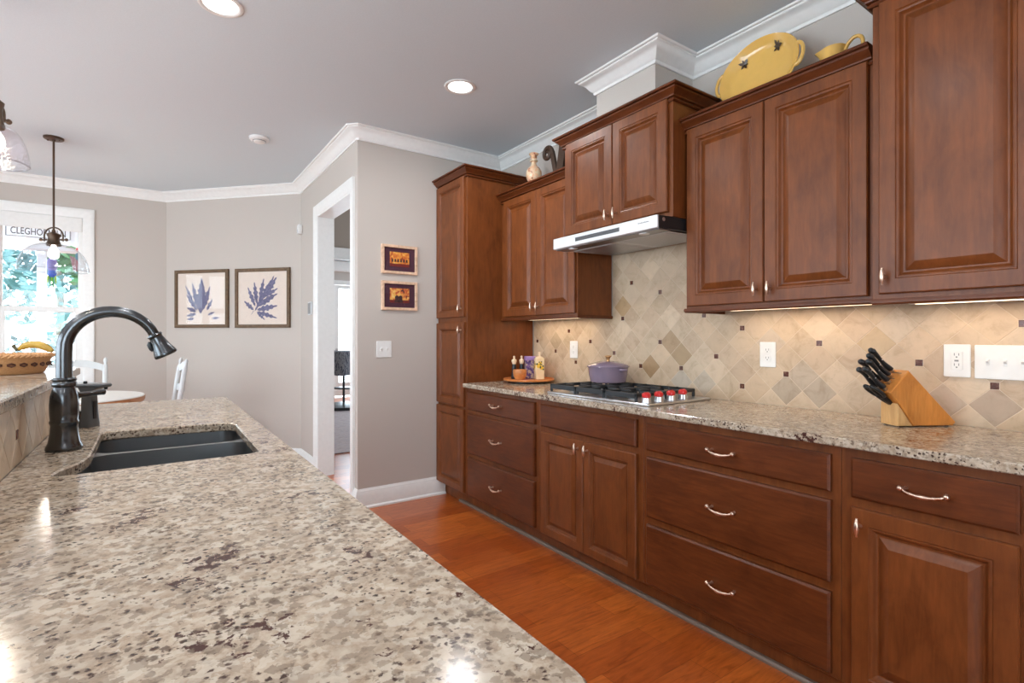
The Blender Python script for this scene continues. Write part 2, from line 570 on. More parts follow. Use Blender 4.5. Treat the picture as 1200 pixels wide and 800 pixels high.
def offset_poly(poly, d):
    """positive d grows a polygon of either winding"""
    n = len(poly)
    A = sum(poly[i][0]*poly[(i+1) % n][1]-poly[(i+1) % n][0]*poly[i][1] for i in range(n))
    sg = 1 if A > 0 else -1
    out = []
    for i in range(n):
        p0, p1, p2 = Vector(poly[i-1]), Vector(poly[i]), Vector(poly[(i+1) % n])
        e1, e2 = (p1-p0).normalized(), (p2-p1).normalized()
        n1, n2 = Vector((e1.y, -e1.x))*sg, Vector((e2.y, -e2.x))*sg
        k = max(.25, 1+n1.dot(n2))
        q = p1+(n1+n2)/k*d
        out.append((q.x, q.y))
    return out

def round_rect(x0, x1, y0, y1, r, n=5):
    out = []
    for cx, cy, a0 in ((x1-r, y1-r, 0), (x0+r, y1-r, 90), (x0+r, y0+r, 180), (x1-r, y0+r, 270)):
        for k in range(n+1):
            a = math.radians(a0+90*k/n)
            out.append((cx+r*math.cos(a), cy+r*math.sin(a)))
    return out

def thing(name, label, cat, loc=(0, 0, 0), rz=0, group=None):
    o = bpy.data.objects.new(name, None)
    o.empty_display_size = .05
    COL.objects.link(o)
    o.location = loc
    o.rotation_euler = (0, 0, rz)
    o['label'] = label
    o['category'] = cat
    if group: o['group'] = group
    return o

def tag(o, label, cat, group=None):
    o['label'] = label
    o['category'] = cat
    if group: o['group'] = group
    return o

def struct(name, mb, m, smooth=35, parent=None):
    o = mb.build(name, m, parent, smooth)
    if not parent: o['kind'] = 'structure'
    return o

def copy_tree(o, parent=None):
    c = o.copy()
    COL.objects.link(c)
    if parent: c.parent = parent
    for ch in list(o.children): copy_tree(ch, c)
    return c

def sweep(mb, path, prof, closed=False):
    """profile (distance to the left of travel, z) swept along a plan path"""
    P = [Vector(p) for p in path]
    n = len(P)
    rings = []
    for i in range(n):
        ns = []
        if i > 0 or closed:
            e = (P[i]-P[i-1]).normalized()
            ns.append(Vector((-e.y, e.x)))
        if i < n-1 or closed:
            e = (P[(i+1) % n]-P[i]).normalized()
            ns.append(Vector((-e.y, e.x)))
        o = ns[0] if len(ns) == 1 else (ns[0]+ns[1])/(1+ns[0].dot(ns[1]))
        rings.append([(P[i].x+o.x*d, P[i].y+o.y*d, z) for d, z in prof])
    mb.rings(rings, True, not closed, not closed)
    return mb

def loops_panel(mb, u0, u1, v0, v1, loops, T, mi=0):
    """nested rectangles (inset, height) bridged: mitred frames and raised panels"""
    R = []
    for ins, w in loops:
        R.append([T(u0+ins, v0+ins, w), T(u1-ins, v0+ins, w), T(u1-ins, v1-ins, w), T(u0+ins, v1-ins, w)])
    mb.rings(R, True, True, True, mi)
    return mb

# ================================================================== SETTING
XR, YE, XD, H = 2.4818, 3.70, 1.232, 2.755
BA, BB = (XD, 5.40), (.138, 6.55)
YW, XL, YB = 6.55, -3.6, -3.2
LH = 3.6           # living room ceiling
struct('floor', MB().box(XL-.1, 7.0, YB-.1, 11.2, -.06, 0), M['floor'])
mb = MB()
mb.prism([(XL-.1, YB-.1), (XR+.1, YB-.1), (XR+.1, YE+.05), (XD+.06, YE+.05), (XD+.06, BA[1]), (BB[0]+.05, BB[1]+.06), (XL-.1, YW+.06)],
         lambda u, v, w_: (u, v, w_), H, H+.08)
struct('ceiling', mb, M['ceil'])
struct('ceiling_living_room', MB().box(XD+.06, 6.99, YE+.06, 8.06, LH, LH+.08), M['ceil'])
struct('ceiling_sunroom', MB().box(XD+.13, 6.99, 8.06, 11.1, 2.86, 2.94), M['ceil'])
struct('wall_right', MB().box(XR, XR+.12, YB-.1, YE+.12, 0, H), M['wall'])
struct('wall_end', MB().box(XD, 7.0, YE, YE+.12, 0, LH), M['wall'])
# doorway wall: opening Y 3.88-4.76, top 2.33
mb = MB()
mb.box(XD, XD+.125, YE+.12, 3.85, 0, LH).box(XD, XD+.125, 4.78, BA[1], 0, LH).box(XD, XD+.125, 3.85, 4.78, 2.33, LH)
struct('wall_doorway', mb, M['wall'])
# 45 degree bay wall
bx, by = BB[0]-BA[0], BB[1]-BA[1]
bl = math.hypot(bx, by)
bnx, bny = -by/bl, bx/bl          # into the room is (-,-)
if bnx > 0: bnx, bny = -bnx, -bny
mb = MB()
mb.prism([BA, BB, (BB[0]-bnx*.12, BB[1]-bny*.12), (BA[0]-bnx*.12, BA[1]-bny*.12)], lambda u, v, w_: (u, v, w_), 0, H)
struct('wall_bay', mb, M['wall'])
# window wall with two openings
W1, W2, WZ0, WZ1 = (-1.17, -.547), (-1.90, -1.27), .75, 2.41
mb = MB()
mb.box(W1[1], BB[0]+.08, YW, YW+.12, 0, H).box(XL-.1, W2[0], YW, YW+.12, 0, H).box(W2[1], W1[0], YW, YW+.12, WZ0, WZ1)
mb.box(W2[0], W1[1], YW, YW+.12, 0, WZ0).box(W2[0], W1[1], YW, YW+.12, WZ1, H)
struct('wall_window', mb, M['wall'])
# unseen left wall; long opening added for daylight, short one inferred from glare
mb = MB()
LW = [(-.2, 4.4, .45, 2.35), (5.74, 6.40, .45, 2.35)]
mb.box(XL-.12, XL, YB-.1, -.2, 0, H).box(XL-.12, XL, 4.4, 5.74, 0, H).box(XL-.12, XL, 6.40, YW+.12, 0, H)
for y0, y1, z0, z1 in LW:
    mb.box(XL-.12, XL, y0, y1, 0, z0).box(XL-.12, XL, y0, y1, z1, H)
struct('wall_left', mb, M['wall'])
mb = MB()
mb.box(XL-.1, -2.9, YB-.12, YB, 0, H).box(-.4, XR+.12, YB-.12, YB, 0, H).box(-2.9, -.4, YB-.12, YB, 0, .3).box(-2.9, -.4, YB-.12, YB, 2.4, H)  # opening behind the camera is unseen, added for more daylight
struct('wall_back', mb, M['wall'])
# living room and sunroom
mb = MB()
mb.box(XD, XD+.125, BA[1], 11.2, 0, LH)
struct('wall_living_left', mb, M['wall2'])
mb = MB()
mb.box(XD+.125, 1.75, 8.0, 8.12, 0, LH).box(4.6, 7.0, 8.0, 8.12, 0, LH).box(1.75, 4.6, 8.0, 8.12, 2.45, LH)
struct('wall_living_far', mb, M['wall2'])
mb = MB()
mb.box(7.0, 7.12, YE, 4.6, 0, LH).box(7.0, 7.12, 7.4, 8.8, 0, LH).box(7.0, 7.12, 10.6, 11.2, 0, LH)
mb.box(7.0, 7.12, 4.6, 7.4, 0, .4).box(7.0, 7.12, 4.6, 7.4, 2.6, LH).box(7.0, 7.12, 8.8, 10.6, 0, .4).box(7.0, 7.12, 8.8, 10.6, 2.5, LH)  # unseen side openings added to bring daylight into living room and sunroom
struct('wall_living_right', mb, M['wall'])
mb = MB()
mb.box(XD+.125, 3.17, 11.0, 11.12, 0, LH).box(3.17, 4.15, 11.0, 11.12, 2.36, LH).box(4.15, 5.0, 11.0, 11.12, 0, LH)
mb.box(5.0, 6.6, 11.0, 11.12, 0, .5).box(5.0, 6.6, 11.0, 11.12, 2.36, LH).box(6.6, 7.0, 11.0, 11.12, 0, LH)  # wide opening right of the door is unseen, added to brighten the sunroom
struct('wall_sunroom_far', mb, M['wall'])
struct('trim_living_header', MB().box(1.65, 4.7, 7.965, 8.0, 2.44, 2.615, .004).box(1.65, 1.75, 7.965, 8.0, 0, 2.44, .004).box(4.6, 4.7, 7.965, 8.0, 0, 2.44, .004), M['trim'])
struct('trim_sunroom_crown', MB().box(1.4, 6.98, 10.93, 10.995, 2.63, 2.858, .02), M['trim'])

# crown moulding round the kitchen, wrapping the vent box
def crown_prof(zt):
    raw = [(0, -.088), (.010, -.088), (.014, -.080), (.014, -.074), (.020, -.070), (.030, -.060), (.044, -.040), (.058, -.026), (.070, -.021), (.076, -.016), (.076, -.010), (.088, -.008), (.092, 0), (0, 0)]
    return [(a, zt+b) for a, b in raw]
CP = [(XR, YB), (XR, 1.79), (2.167, 1.79), (2.167, 2.22), (XR, 2.22), (XR, YE), (XD+.012, YE), (XD, YE+.012), BA, BB, (XL, YW), (XL, YB)]
mb = MB()
sweep(mb, CP, crown_prof(H))
struct('trim_crown_moulding', mb, M['trim'])
struct('wall_vent_box', MB().box(2.167, XR, 1.79, 2.22, 2.42, H), M['wall'])
# baseboards
BP = [(0, 0), (.028, 0), (.028, .012), (.016, .022), (.016, .112), (.012, .118), (.012, .126), (.006, .134), (.004, .142), (0, .142)]
def base(name, path):
    mb = MB()
    sweep(mb, path, BP)
    struct(name, mb, M['trim'])
base('baseboard_end', [(1.935, YE), (XD, YE), (XD, 3.76)])
base('baseboard_bay', [(XD, 4.87), BA, BB])
base('baseboard_window', [BB, (XL, YW)])
base('baseboard_left', [(XL, YW), (XL, YB)])
# doorway casing and jamb
mb = MB()
CAS = [(0, 0), (0, .018), (.010, .022), (.030, .019), (.070, .014), (.084, .010), (.090, .006), (.090, 0)]
def casing(mb, poly_in, face):     # poly_in: open path of inner edge in (u, v); face maps (u, v, w)
    P = [Vector(p) for p in poly_in]
    R = []
    for i in range(len(P)):
        ns = []
        if i > 0:
            e = (P[i]-P[i-1]).normalized(); ns.append(Vector((-e.y, e.x)))
        if i < len(P)-1:
            e = (P[i+1]-P[i]).normalized(); ns.append(Vector((-e.y, e.x)))
        o = ns[0] if len(ns) == 1 else (ns[0]+ns[1])/(1+ns[0].dot(ns[1]))
        R.append([face(P[i].x+o.x*(.09-a), P[i].y+o.y*(.09-a), w_) for a, w_ in CAS])
    mb.rings(R, True, True, True)
casing(mb, [(3.85, 0), (3.85, 2.33), (4.78, 2.33), (4.78, 0)], lambda u, v, w_: (XD-w_, u, v))
mb.box(XD-.004, XD+.14, 3.85, 3.862, 0, 2.33).box(XD-.004, XD+.14, 4.768, 4.78, 0, 2.33).box(XD-.004, XD+.14, 3.85, 4.78, 2.318, 2.33)
struct('trim_doorway_casing', mb, M['trim'])

# ---------------------------------------------------------------- windows
def double_hung(name, x0, x1, z0, z1, zm, yw):
    r = bpy.data.objects.new(name, None)
    COL.objects.link(r)
    r['kind'] = 'structure'
    fr = MB()
    fr.box(x0, x0+.02, yw, yw+.1, z0, z1).box(x1-.02, x1, yw, yw+.1, z0, z1).box(x0, x1, yw, yw+.1, z0, z0+.03).box(x0, x1, yw, yw+.1, z1-.03, z1)
    fr.build('window_frame', M['trim'], r)
    a, b = x0+.018, x1-.018
    def sash(n, zz0, zz1, y, st, rt, rb):
        s = MB()
        s.box(a, a+st, y, y+.03, zz0, zz1, .004).box(b-st, b, y, y+.03, zz0, zz1, .004)
        s.box(a+st-.003, b-st+.003, y, y+.03, zz1-rt, zz1, .004).box(a+st-.003, b-st+.003, y, y+.03, zz0, zz0+rb, .004)
        o = s.build(n, M['trim'], r)
        MB().box(a+st-.005, b-st+.005, y+.013, y+.017, zz0+rb-.005, zz1-rt+.005).build('glass_pane', M['glass'], o)
    sash('upper_sash', zm-.025, z1-.025, yw+.055, .022, .05, .05)
    sash('lower_sash', z0+.03, zm+.02, yw+.018, .045, .05, .08)
    return r
double_hung('window_1', W1[0], W1[1], WZ0, WZ1, 1.515, YW)
double_hung('window_2', W2[0], W2[1], WZ0, WZ1, 1.515, YW)
mb = MB()
casing(mb, [(W2[0], WZ0), (W2[0], WZ1), (W1[1], WZ1), (W1[1], WZ0)], lambda u, v, w_: (u, YW-w_, v))
mb.box(W2[1], W1[0], YW-.018, YW, WZ0, WZ1, .003)
mb.box(W2[0]-.11, W1[1]+.11, YW-.045, YW, WZ0-.03, WZ0, .006).box(W2[0]-.09, W1[1]+.09, YW-.018, YW, WZ0-.12, WZ0-.03, .003)
struct('trim_window_casing', mb, M['trim'])
rb = MB().box(W1[0]+.001, W1[1]-.001, YW-.014, YW-.001, 2.268, 2.409, .006)
tag(rb.build('roller_shade', M['white']), 'white rolled up shade across the top of the breakfast window', 'window shade')
for i, (y0, y1, z0, z1) in enumerate(LW):  # first of these is an unseen window added for daylight
    r = bpy.data.objects.new('window_%d' % (3+i), None)
    COL.objects.link(r)
    r['kind'] = 'structure'
    f = MB()
    n = 4 if y1-y0 > 2 else 2
    for k in range(n+1):
        yy = y0+(y1-y0)*k/n
        f.box(XL-.09, XL+.015, yy-.05, yy+.05, z0, z1, .004)
    for zz in (z0, z0+(z1-z0)*.33, z0+(z1-z0)*.66, z1):
        f.box(XL-.09, XL+.015, y0, y1, zz-.04, zz+.04, .004)
    f.build('window_frame', M['trim'], r)
    MB().box(XL-.06, XL-.055, y0, y1, z0, z1).build('glass_pane', M['glass'], r)
    portal(XL-.11, XL-.11, y0, y1, z0, z1, (1, 0, 0))
r = bpy.data.objects.new('window_5', None)  # unseen window added in the back wall to lift the room light
COL.objects.link(r)
r['kind'] = 'structure'
f = MB()
for xx in (-2.9, -1.65, -.4):
    f.box(xx-.05, xx+.05, YB-.09, YB+.015, .3, 2.4, .004)
for zz in (.3, 1.35, 2.4):
    f.box(-2.9, -.4, YB-.09, YB+.015, zz-.04, zz+.04, .004)
f.build('window_frame', M['trim'], r)
MB().box(-2.9, -.4, YB-.06, YB-.055, .3, 2.4).build('glass_pane', M['glass'], r)
portal(-2.9, -.4, YB-.11, YB-.11, .3, 2.4, (0, 1, 0))
portal(W1[0], W1[1], YW+.12, YW+.12, WZ0, WZ1, (0, -1, 0))
portal(W2[0], W2[1], YW+.12, YW+.12, WZ0, WZ1, (0, -1, 0))
portal(7.1, 7.1, 4.6, 7.4, .4, 2.6, (-1, 0, 0))
portal(7.1, 7.1, 8.8, 10.6, .4, 2.5, (-1, 0, 0))
portal(3.17, 4.15, 11.11, 11.11, 0, 2.36, (0, -1, 0))
portal(5.0, 6.6, 11.11, 11.11, .5, 2.36, (0, -1, 0))
# glazed door of the sunroom
r = bpy.data.objects.new('door_1', None)
COL.objects.link(r)
r['kind'] = 'structure'
f = MB()
f.box(3.10, 3.17, 10.98, 11.0, 0, 2.45, .004).box(4.15, 4.24, 10.98, 11.0, 0, 2.45, .004).box(3.10, 4.24, 10.98, 11.0, 2.36, 2.45, .004)
f.build('door_casing', M['trim'], r)
f = MB()
f.box(3.18, 3.265, 11.02, 11.06, .02, 2.35).box(4.06, 4.14, 11.02, 11.06, .02, 2.35).box(3.265, 4.06, 11.02, 11.06, 2.28, 2.35).box(3.265, 4.06, 11.02, 11.06, .02, .3)
d = f.build('door_leaf', M['trim'], r)
MB().box(3.265, 4.06, 11.038, 11.042, .3, 2.28).build('glass_pane', M['glass'], d)
hd = MB()
hd.lathe([(.026, 0), (.026, .008), (.01, .01), (.01, .05)], (3.225, 11.02, 1.0), 12, rot=Matrix.Rotation(PI/2, 3, 'X'))
hd.tube([(3.225, 10.975, 1.0), (3.28, 10.975, 1.0)], .009, 8)
hd.build('door_handle', M['steel'], d)

# ================================================================== BASE HELPERS FOR CABINETS
DOOR = [(0, 0), (0, .015), (.004, .020), (.050, .020), (.053, .0165), (.057, .0170), (.061, .0155), (.066, .008), (.070, .005), (.075, .005), (.078, .008), (.102, .0175), (.104, .0185)]
DOORS = [(0, 0), (0, .015), (.004, .020), (.044, .020), (.0465, .0165), (.050, .0170), (.053, .0155), (.057, .008), (.061, .005), (.065, .005), (.067, .008), (.085, .0175), (.087, .0185)]
DRAW = [(0, 0), (0, .014), (.002, .0155), (.0075, .021)]

def bow_pull_mesh():
    mb = MB()
    L_ = .052
    pts, rad = [], []
    for k in range(25):
        t = -1+2*k/24
        pts.append((-.030-.006*math.cos(t*PI/2)+.006*(abs(t) > .9), L_*t, -.008*math.cos(t*PI/2)+.003*(abs(t)**6)))
        rad.append(.0034+.0036*math.exp(-(t/.36)**2)+.0014*math.exp(-((abs(t)-.55)/.10)**2))
    mb.tube(pts, rad, 10)
    for s in (-1, 1):
        mb.sphere((-.027, s*(L_+.003), .0045), .0082, 10, 8)
        mb.tube([(0, s*(L_-.004), .002), (-.014, s*(L_-.004), .001), (-.027, s*(L_-.001), .003)], [.007, .0042, .0045], 10)
    o = mb.build('drawer_pull', M['nickel'], None, 50)
    me = o.data
    bpy.data.objects.remove(o)
    return me

def knob_mesh():
    mb = MB()
    pts, rad = [], []
    for k in range(17):
        t = -1+2*k/16
        pts.append((-.027-.002*math.cos(t*PI/2), 0, .029*t))
        rad.append(.0020+.0060*(math.cos(t*PI/2)**.8 if abs(t) < 1 else 0)+.0014*(abs(t) > .95))
    mb.tube(pts, rad, 10)
    mb.tube([(0, 0, 0), (-.008, 0, 0), (-.026, 0, 0)], [.0075, .0042, .0042], 10)
    o = mb.build('door_knob', M['nickel'], None, 50)
    me = o.data
    bpy.data.objects.remove(o)
    return me
PULL, KNOB = bow_pull_mesh(), knob_mesh()

def hardware(me, name, parent, loc, root):
    o = bpy.data.objects.new(name, me)
    COL.objects.link(o)
    o.parent = parent
    o.location = Vector(loc)-Vector(root.location)
    return o

def cab_crown(mb, x, y0, y1, xb, z0, ends):
    """cornice on a wall cabinet: front and the given end returns"""
    prof = [(0, 0), (.010, 0), (.013, .004), (.012, .009), (.005, .011), (.005, .017), (.017, .019), (.019, .024), (.030, .036), (.043, .046), (.045, .050), (.040, .052), (.040, .056), (.054, .057), (.057, .062), (.054, .068), (0, .068)]
    path = []
    if ends[0]: path.append((xb, y1))
    path += [(x, y1), (x, y0)]
    if ends[1]: path.append((xb, y0))
    sweep(mb, [(p[0], p[1]) for p in path][::-1], [(d, z0+z) for d, z in prof])
    # close the top

def cabinet(name, label, y0, y1, z0, z1, xf, xb, doors=(), drawers=(), crown=None, rail=None, toe=False, group=None, doorprof=DOOR):
    root = thing(name, label, 'cabinet', ((xf+xb)/2, (y0+y1)/2, 0 if toe else z0), 0, group)
    W = root.location
    mb = MB().box(xf, xb, y0, y1, z0, z1, .0015)
    mb.build('carcass', M['cab'], root, 35, W)
    T = lambda u, v, w_: (xf-w_, u, v)
    for d in doors:
        a, b, c, e = d[:4]
        m = MB()
        loops_panel(m, a, b, c, e, d[6] if len(d) > 6 else doorprof, T)
        do = m.build('door', M['cab'], root, 25, W)
        if d[4] is not None:
            hardware(KNOB, 'door_knob', do, (xf-.019, d[4], d[5]), root)
    for d in drawers:
        a, b, c, e = d[:4]
        m = MB()
        loops_panel(m, a, b, c, e, DRAW, T)
        do = m.build('drawer' if d[4] else 'false_drawer_front', M['cabh'], root, 25, W)
        if d[4]:
            hardware(PULL, 'drawer_pull', do, (xf-.019, (a+b)/2, (c+e)/2+d[5]), root)
    if crown:
        m = MB()
        cab_crown(m, xf, y0, y1, xb, crown[0], crown[1])
        m.build('crown_moulding', M['cabh'], root, 20, W)
    if rail:
        m = MB()
        prof = [(0, .002), (.007, .002), (.009, -.004), (.009, -.012), (.004, -.018), (-.014, -.018), (-.014, .002)]
        path = [(xf, y1), (xf, y0)]
        if rail[0]: path = [(xb, y1)]+path
        if rail[1]: path = path+[(xb, y0)]
        sweep(m, path[::-1], [(d, z0+z) for d, z in prof])
        m.build('light_rail', M['cabh'], root, 30, W)
    if toe:
        MB().box(xf+.065, xf+.08, y0, y1, 0.002, z0, 0).build('toe_kick', M['cab'], root, 0, W)
    return root

# ---------------------------------------------------------------- base cabinets on the right wall
XF = 1.8776
cabinet('base_cabinet', 'dark cherry three-drawer base cabinet standing against the tall pantry cabinet', 2.392, 3.238, .105, .882, XF, 2.47,
        drawers=[(2.427, 3.208, .728, .857, True, 0), (2.427, 3.208, .420, .699, True, 0), (2.427, 3.208, .118, .389, True, 0)], toe=True)
cabinet('base_cabinet', 'dark cherry two-door base cabinet directly under the gas cooktop', 1.617, 2.391, .105, .882, XF, 2.47,
        doors=[(2.010, 2.365, .112, .697, 2.045, .655, DOORS), (1.650, 2.006, .112, .697, 1.973, .655, DOORS)], drawers=[(1.650, 2.365, .728, .857, False, 0)], toe=True)
cabinet('base_cabinet', 'wide dark cherry three-drawer base cabinet between cooktop cabinet and single-door cabinet', .785, 1.616, .105, .882, XF, 2.47,
        drawers=[(.812, 1.590, .726, .850, True, 0), (.812, 1.590, .424, .697, True, 0), (.812, 1.590, .120, .391, True, 0)], toe=True)
cabinet('base_cabinet', 'dark cherry base cabinet with one drawer over one door below the knife block', .325, .784, .105, .882, XF, 2.47,
        doors=[(.355, .750, .112, .693, .722, .640)], drawers=[(.355, .750, .724, .851, True, 0)], toe=True)
mb = MB()
sweep(mb, [(XF+.065, .325), (XF+.065, 3.45)], [(0, 0.001), (.018, 0.001), (.018, .010), (.012, .018), (0, .020)])
struct('trim_shoe_moulding', mb, M['tread'])
# ---------------------------------------------------------------- tall pantry
cabinet('pantry_cabinet', 'tall narrow dark cherry pantry cabinet in the corner beside two small pictures', 3.24, 3.695, .105, 2.43, XF, 2.47,
        doors=[(3.266, 3.692, .118, .719, None, 0, DOORS), (3.266, 3.692, .737, 1.352, 3.297, 1.295, DOORS), (3.266, 3.692, 1.391, 2.410, 3.297, 1.45, DOORS)],
        crown=(2.402, (False, True)), toe=True)
# ---------------------------------------------------------------- wall cabinets
XU = 2.176
cabinet('wall_cabinet', 'two-door dark cherry wall cabinet between pantry and hood cabinet, vase on its top', 2.396, 3.236, 1.379, 2.262, XU, 2.472,
        doors=[(2.795, 3.185, 1.392, 2.246, 2.823, 1.45), (2.408, 2.791, 1.392, 2.246, 2.763, 1.45)], crown=(2.236, (False, False)), rail=(False, True))
cabinet('wall_cabinet', 'raised two-door dark cherry wall cabinet over the steel range hood', 1.603, 2.394, 1.823, 2.41, 2.07, 2.472,
        doors=[(1.987, 2.365, 1.848, 2.395, 2.015, 1.905), (1.626, 1.983, 1.848, 2.395, 1.955, 1.905)], crown=(2.378, (True, True)))
cabinet('wall_cabinet', 'wide two-door dark cherry wall cabinet with a yellow platter on top', .80, 1.601, 1.379, 2.262, XU-.006, 2.472,
        doors=[(1.204, 1.588, 1.391, 2.25, 1.232, 1.447), (.812, 1.200, 1.391, 2.25, 1.172, 1.447)], crown=(2.234, (True, False)), rail=(True, False))
cabinet('wall_cabinet', 'tall single-door dark cherry wall cabinet at the right edge, reaching nearly to ceiling', .325, .780, 1.372, 2.43, 2.108, 2.472,
        doors=[(.352, .756, 1.390, 2.404, .735, 1.448)], crown=(2.404, (True, False)), rail=(False, False))

# ---------------------------------------------------------------- counters
out = [(1.838, .25), (XR-.004, .25), (XR-.004, 3.236), (1.838, 3.236)]
tag(MB().slab(out, [], .884, .914, .004).build('countertop', M['granite']), 'long speckled beige granite countertop along the right wall under the backsplash', 'countertop')

# ---------------------------------------------------------------- backsplash tiles
def clip(poly, x0, x1, y0, y1):
    def cut(pl, ax, lim, keep_less):
        o = []
        for i in range(len(pl)):
            a, b = pl[i-1], pl[i]
            ia = a[ax] <= lim if keep_less else a[ax] >= lim
            ib = b[ax] <= lim if keep_less else b[ax] >= lim
            if ia != ib:
                t = (lim-a[ax])/(b[ax]-a[ax])
                o.append((a[0]+(b[0]-a[0])*t, a[1]+(b[1]-a[1])*t))
            if ib: o.append(b)
        return o
    for ax, lim, k in ((0, x0, False), (0, x1, True), (1, y0, False), (1, y1, True)):
        poly = cut(poly, ax, lim, k)
        if len(poly) < 3: return None
    return poly
P_, U0, V0 = .1042, .0915, .0423
R2 = math.sqrt(2)
def ctr(k, l):
    u, v = U0+P_*k, V0+P_*l
    return ((u+v)/R2, (u-v)/R2)           # (Y, Z)
def lat(y, z): return (round(((y+z)/R2-U0)/P_), round(((y-z)/R2-V0)/P_))
def cell(y, z): return (math.floor(((y+z)/R2-U0)/P_), math.floor(((y-z)/R2-V0)/P_))
TONES = [(.575, .435, .295), (.605, .465, .325), (.55, .41, .28), (.62, .48, .335), (.585, .445, .305), (.585, .43, .285), (.53, .39, .265)]
ACC = {}
for y, z, c in ((1.925, 1.203, (.42, .285, .165)), (2.075, 1.06, (.40, .255, .135)), (1.85, 1.127, (.385, .265, .15)), (2.29, 1.43, (.44, .295, .16)), (2.965, 1.212, (.50, .38, .25)), (2.80, 1.25, (.52, .40, .27)), (2.74, 1.17, (.52, .40, .27)),
                (.90, 1.21, (.52, .37, .22)), (.545, .985, (.42, .31, .22)), (1.19, 1.07, (.48, .38, .28)), (1.10, 1.00, (.48, .38, .28)), (1.30, 1.19, (.50, .40, .30)), (1.33, .985, (.46, .36, .26)), (.69, 1.06, (.50, .39, .29)), (1.87, 1.03, (.50, .42, .33)), (1.70, 1.02, (.50, .41, .31))):
    ACC[cell(y, z)] = c
DOTS = [(1.125, 1.208), (.761, 1.137), (.544, 1.062), (.471, 1.284), (1.271, 1.062), (1.49, .988), (1.49, 1.282), (1.635, 1.135), (2.82, 1.288), (3.189, 1.213), (2.969, 1.138), (2.596, 1.214), (2.747, 1.065), (2.378, 1.137), (2.158, 1.061), (2.009, 1.21), (1.86, 1.063), (2.226, 1.576), (2.3, 1.356), (1.78, 1.43), (1.70, 1.36), (2.0, 1.5)]
def tiles(name, rects, T, label, m=None, seed=3, dots=(), acc={}, tw=.0010, dot=.0122):
    rnd = random.Random(seed)
    mb = MB()
    for x0, x1, z0, z1 in rects:
        mb.rings([[T(x0, z0, w_), T(x1, z0, w_), T(x1, z1, w_), T(x0, z1, w_)] for w_ in (.0008, .0034)], True, True, True, 1)
    allr = (min(r[0] for r in rects), max(r[1] for r in rects), min(r[2] for r in rects), max(r[3] for r in rects))
    ks = [int(((y+z)/R2-U0)/P_) for y in allr[:2] for z in allr[2:]]
    ls = [int(((y-z)/R2-V0)/P_) for y in allr[:2] for z in allr[2:]]
    for k in range(min(ks)-2, max(ks)+2):
        for l in range(min(ls)-2, max(ls)+2):
            col = acc.get((k, l)) or rnd.choice(TONES)
            j = rnd.uniform(.94, 1.06)
            col = tuple(c*j for c in col)
            a = tw/P_
            q = [ctr(k+a, l+a), ctr(k+1-a, l+a), ctr(k+1-a, l+1-a), ctr(k+a, l+1-a)]
            for r in rects:
                pl = clip(q, *r)
                if not pl: continue
                n = len(pl)
                cx, cy = sum(p[0] for p in pl)/n, sum(p[1] for p in pl)/n
                ins = [(p[0]+(cx-p[0])*.03, p[1]+(cy-p[1])*.03) for p in pl]
                f0 = len(mb.f)
                mb.rings([[T(*p, .002) for p in pl], [T(*p, .0036) for p in pl], [T(*p, .0042) for p in ins]], True, False, True, 0)
                for f in range(f0, len(mb.f)): mb.col[f] = col
    for y, z in dots:
        k, l = lat(y, z)
        cy, cz = ctr(k, l)
        mb.rings([[T(cy+a*d, cz+b*d, w_) for a, b in ((-1, -1), (1, -1), (1, 1), (-1, 1))] for d, w_ in ((dot+.002, .002), (dot+.002, .0046))], True, False, True, 1)
        mb.rings([[T(cy+a*d, cz+b*d, w_) for a, b in ((-1, -1), (1, -1), (1, 1), (-1, 1))] for d, w_ in ((dot, .002), (dot, .0052), (dot-.0015, .006))], True, False, True, 2)
    return tag(mb.build(name, [M['tile'], M['grout'], M['dot']], None, 20, merge=False), label, 'backsplash')
tiles('tile_backsplash', [(.25, 3.236, .914, 1.378), (1.604, 2.393, 1.378, 1.82)], lambda u, v, w_: (XR-w_, u, v),
      'beige travertine diamond-tile backsplash with rust accent squares along the right wall', dots=DOTS, acc=ACC)

# ---------------------------------------------------------------- range hood
hx, hy0, hy1 = 1.952, 1.602, 2.362
r = thing('range_hood', 'slim stainless range hood with dark display strip mounted under the raised wall cabinet', 'range hood', (2.2, 1.982, 1.757))
W = r.location
mb = MB()
mb.prism([(hx+.012, 1.757), (hx+.012, 1.816), (2.06, 1.820), (2.468, 1.820), (2.468, 1.772), (2.40, 1.766)], lambda u, v, w_: (u, w_, v), hy0, hy1, b=.0015)
mb.build('hood_body', M['black'], r, 35, W)
MB().box(hx, hx+.014, hy0, hy1, 1.755, 1.817, .003).build('front_panel', M['hoodsteel'], r, 35, W)
MB().box(hx-.0015, hx+.002, 1.84, 2.17, 1.776, 1.797, .0008).build('display_strip', M['disp'], r, 35, W)
m = MB()
for k in range(11):
    y = 1.715-.0062*k
    m.box(hx-.0006, hx+.001, y-.0024, y+.0018, 1.790, 1.7945+.0012*((k*5) % 3 == 0))
m.build('maker_lettering', M['grey'], r, 0, W)
m = MB().box(hx+.016, 2.05, hy0+.006, hy1-.006, 1.750, 1.7575, .002)
m.build('underside_strip', M['filter'], r, 35, W)
for a, b in ((hy0+.02, 1.978), (1.986, hy1-.02)):
    m = MB()
    m.prism([(2.06, 1.752), (2.42, 1.762), (2.42, 1.768), (2.06, 1.7585)], lambda u, v, w_: (u, w_, v), a, b, b=.0015)
    for k in range(18):
        x = 2.075+.019*k
        z = 1.752+(x-2.06)/.36*.010
        m.box(x, x+.009, a+.02, b-.02, z-.0025, z+.001)
    m.build('grease_filter', M['steel'], r, 35, W)
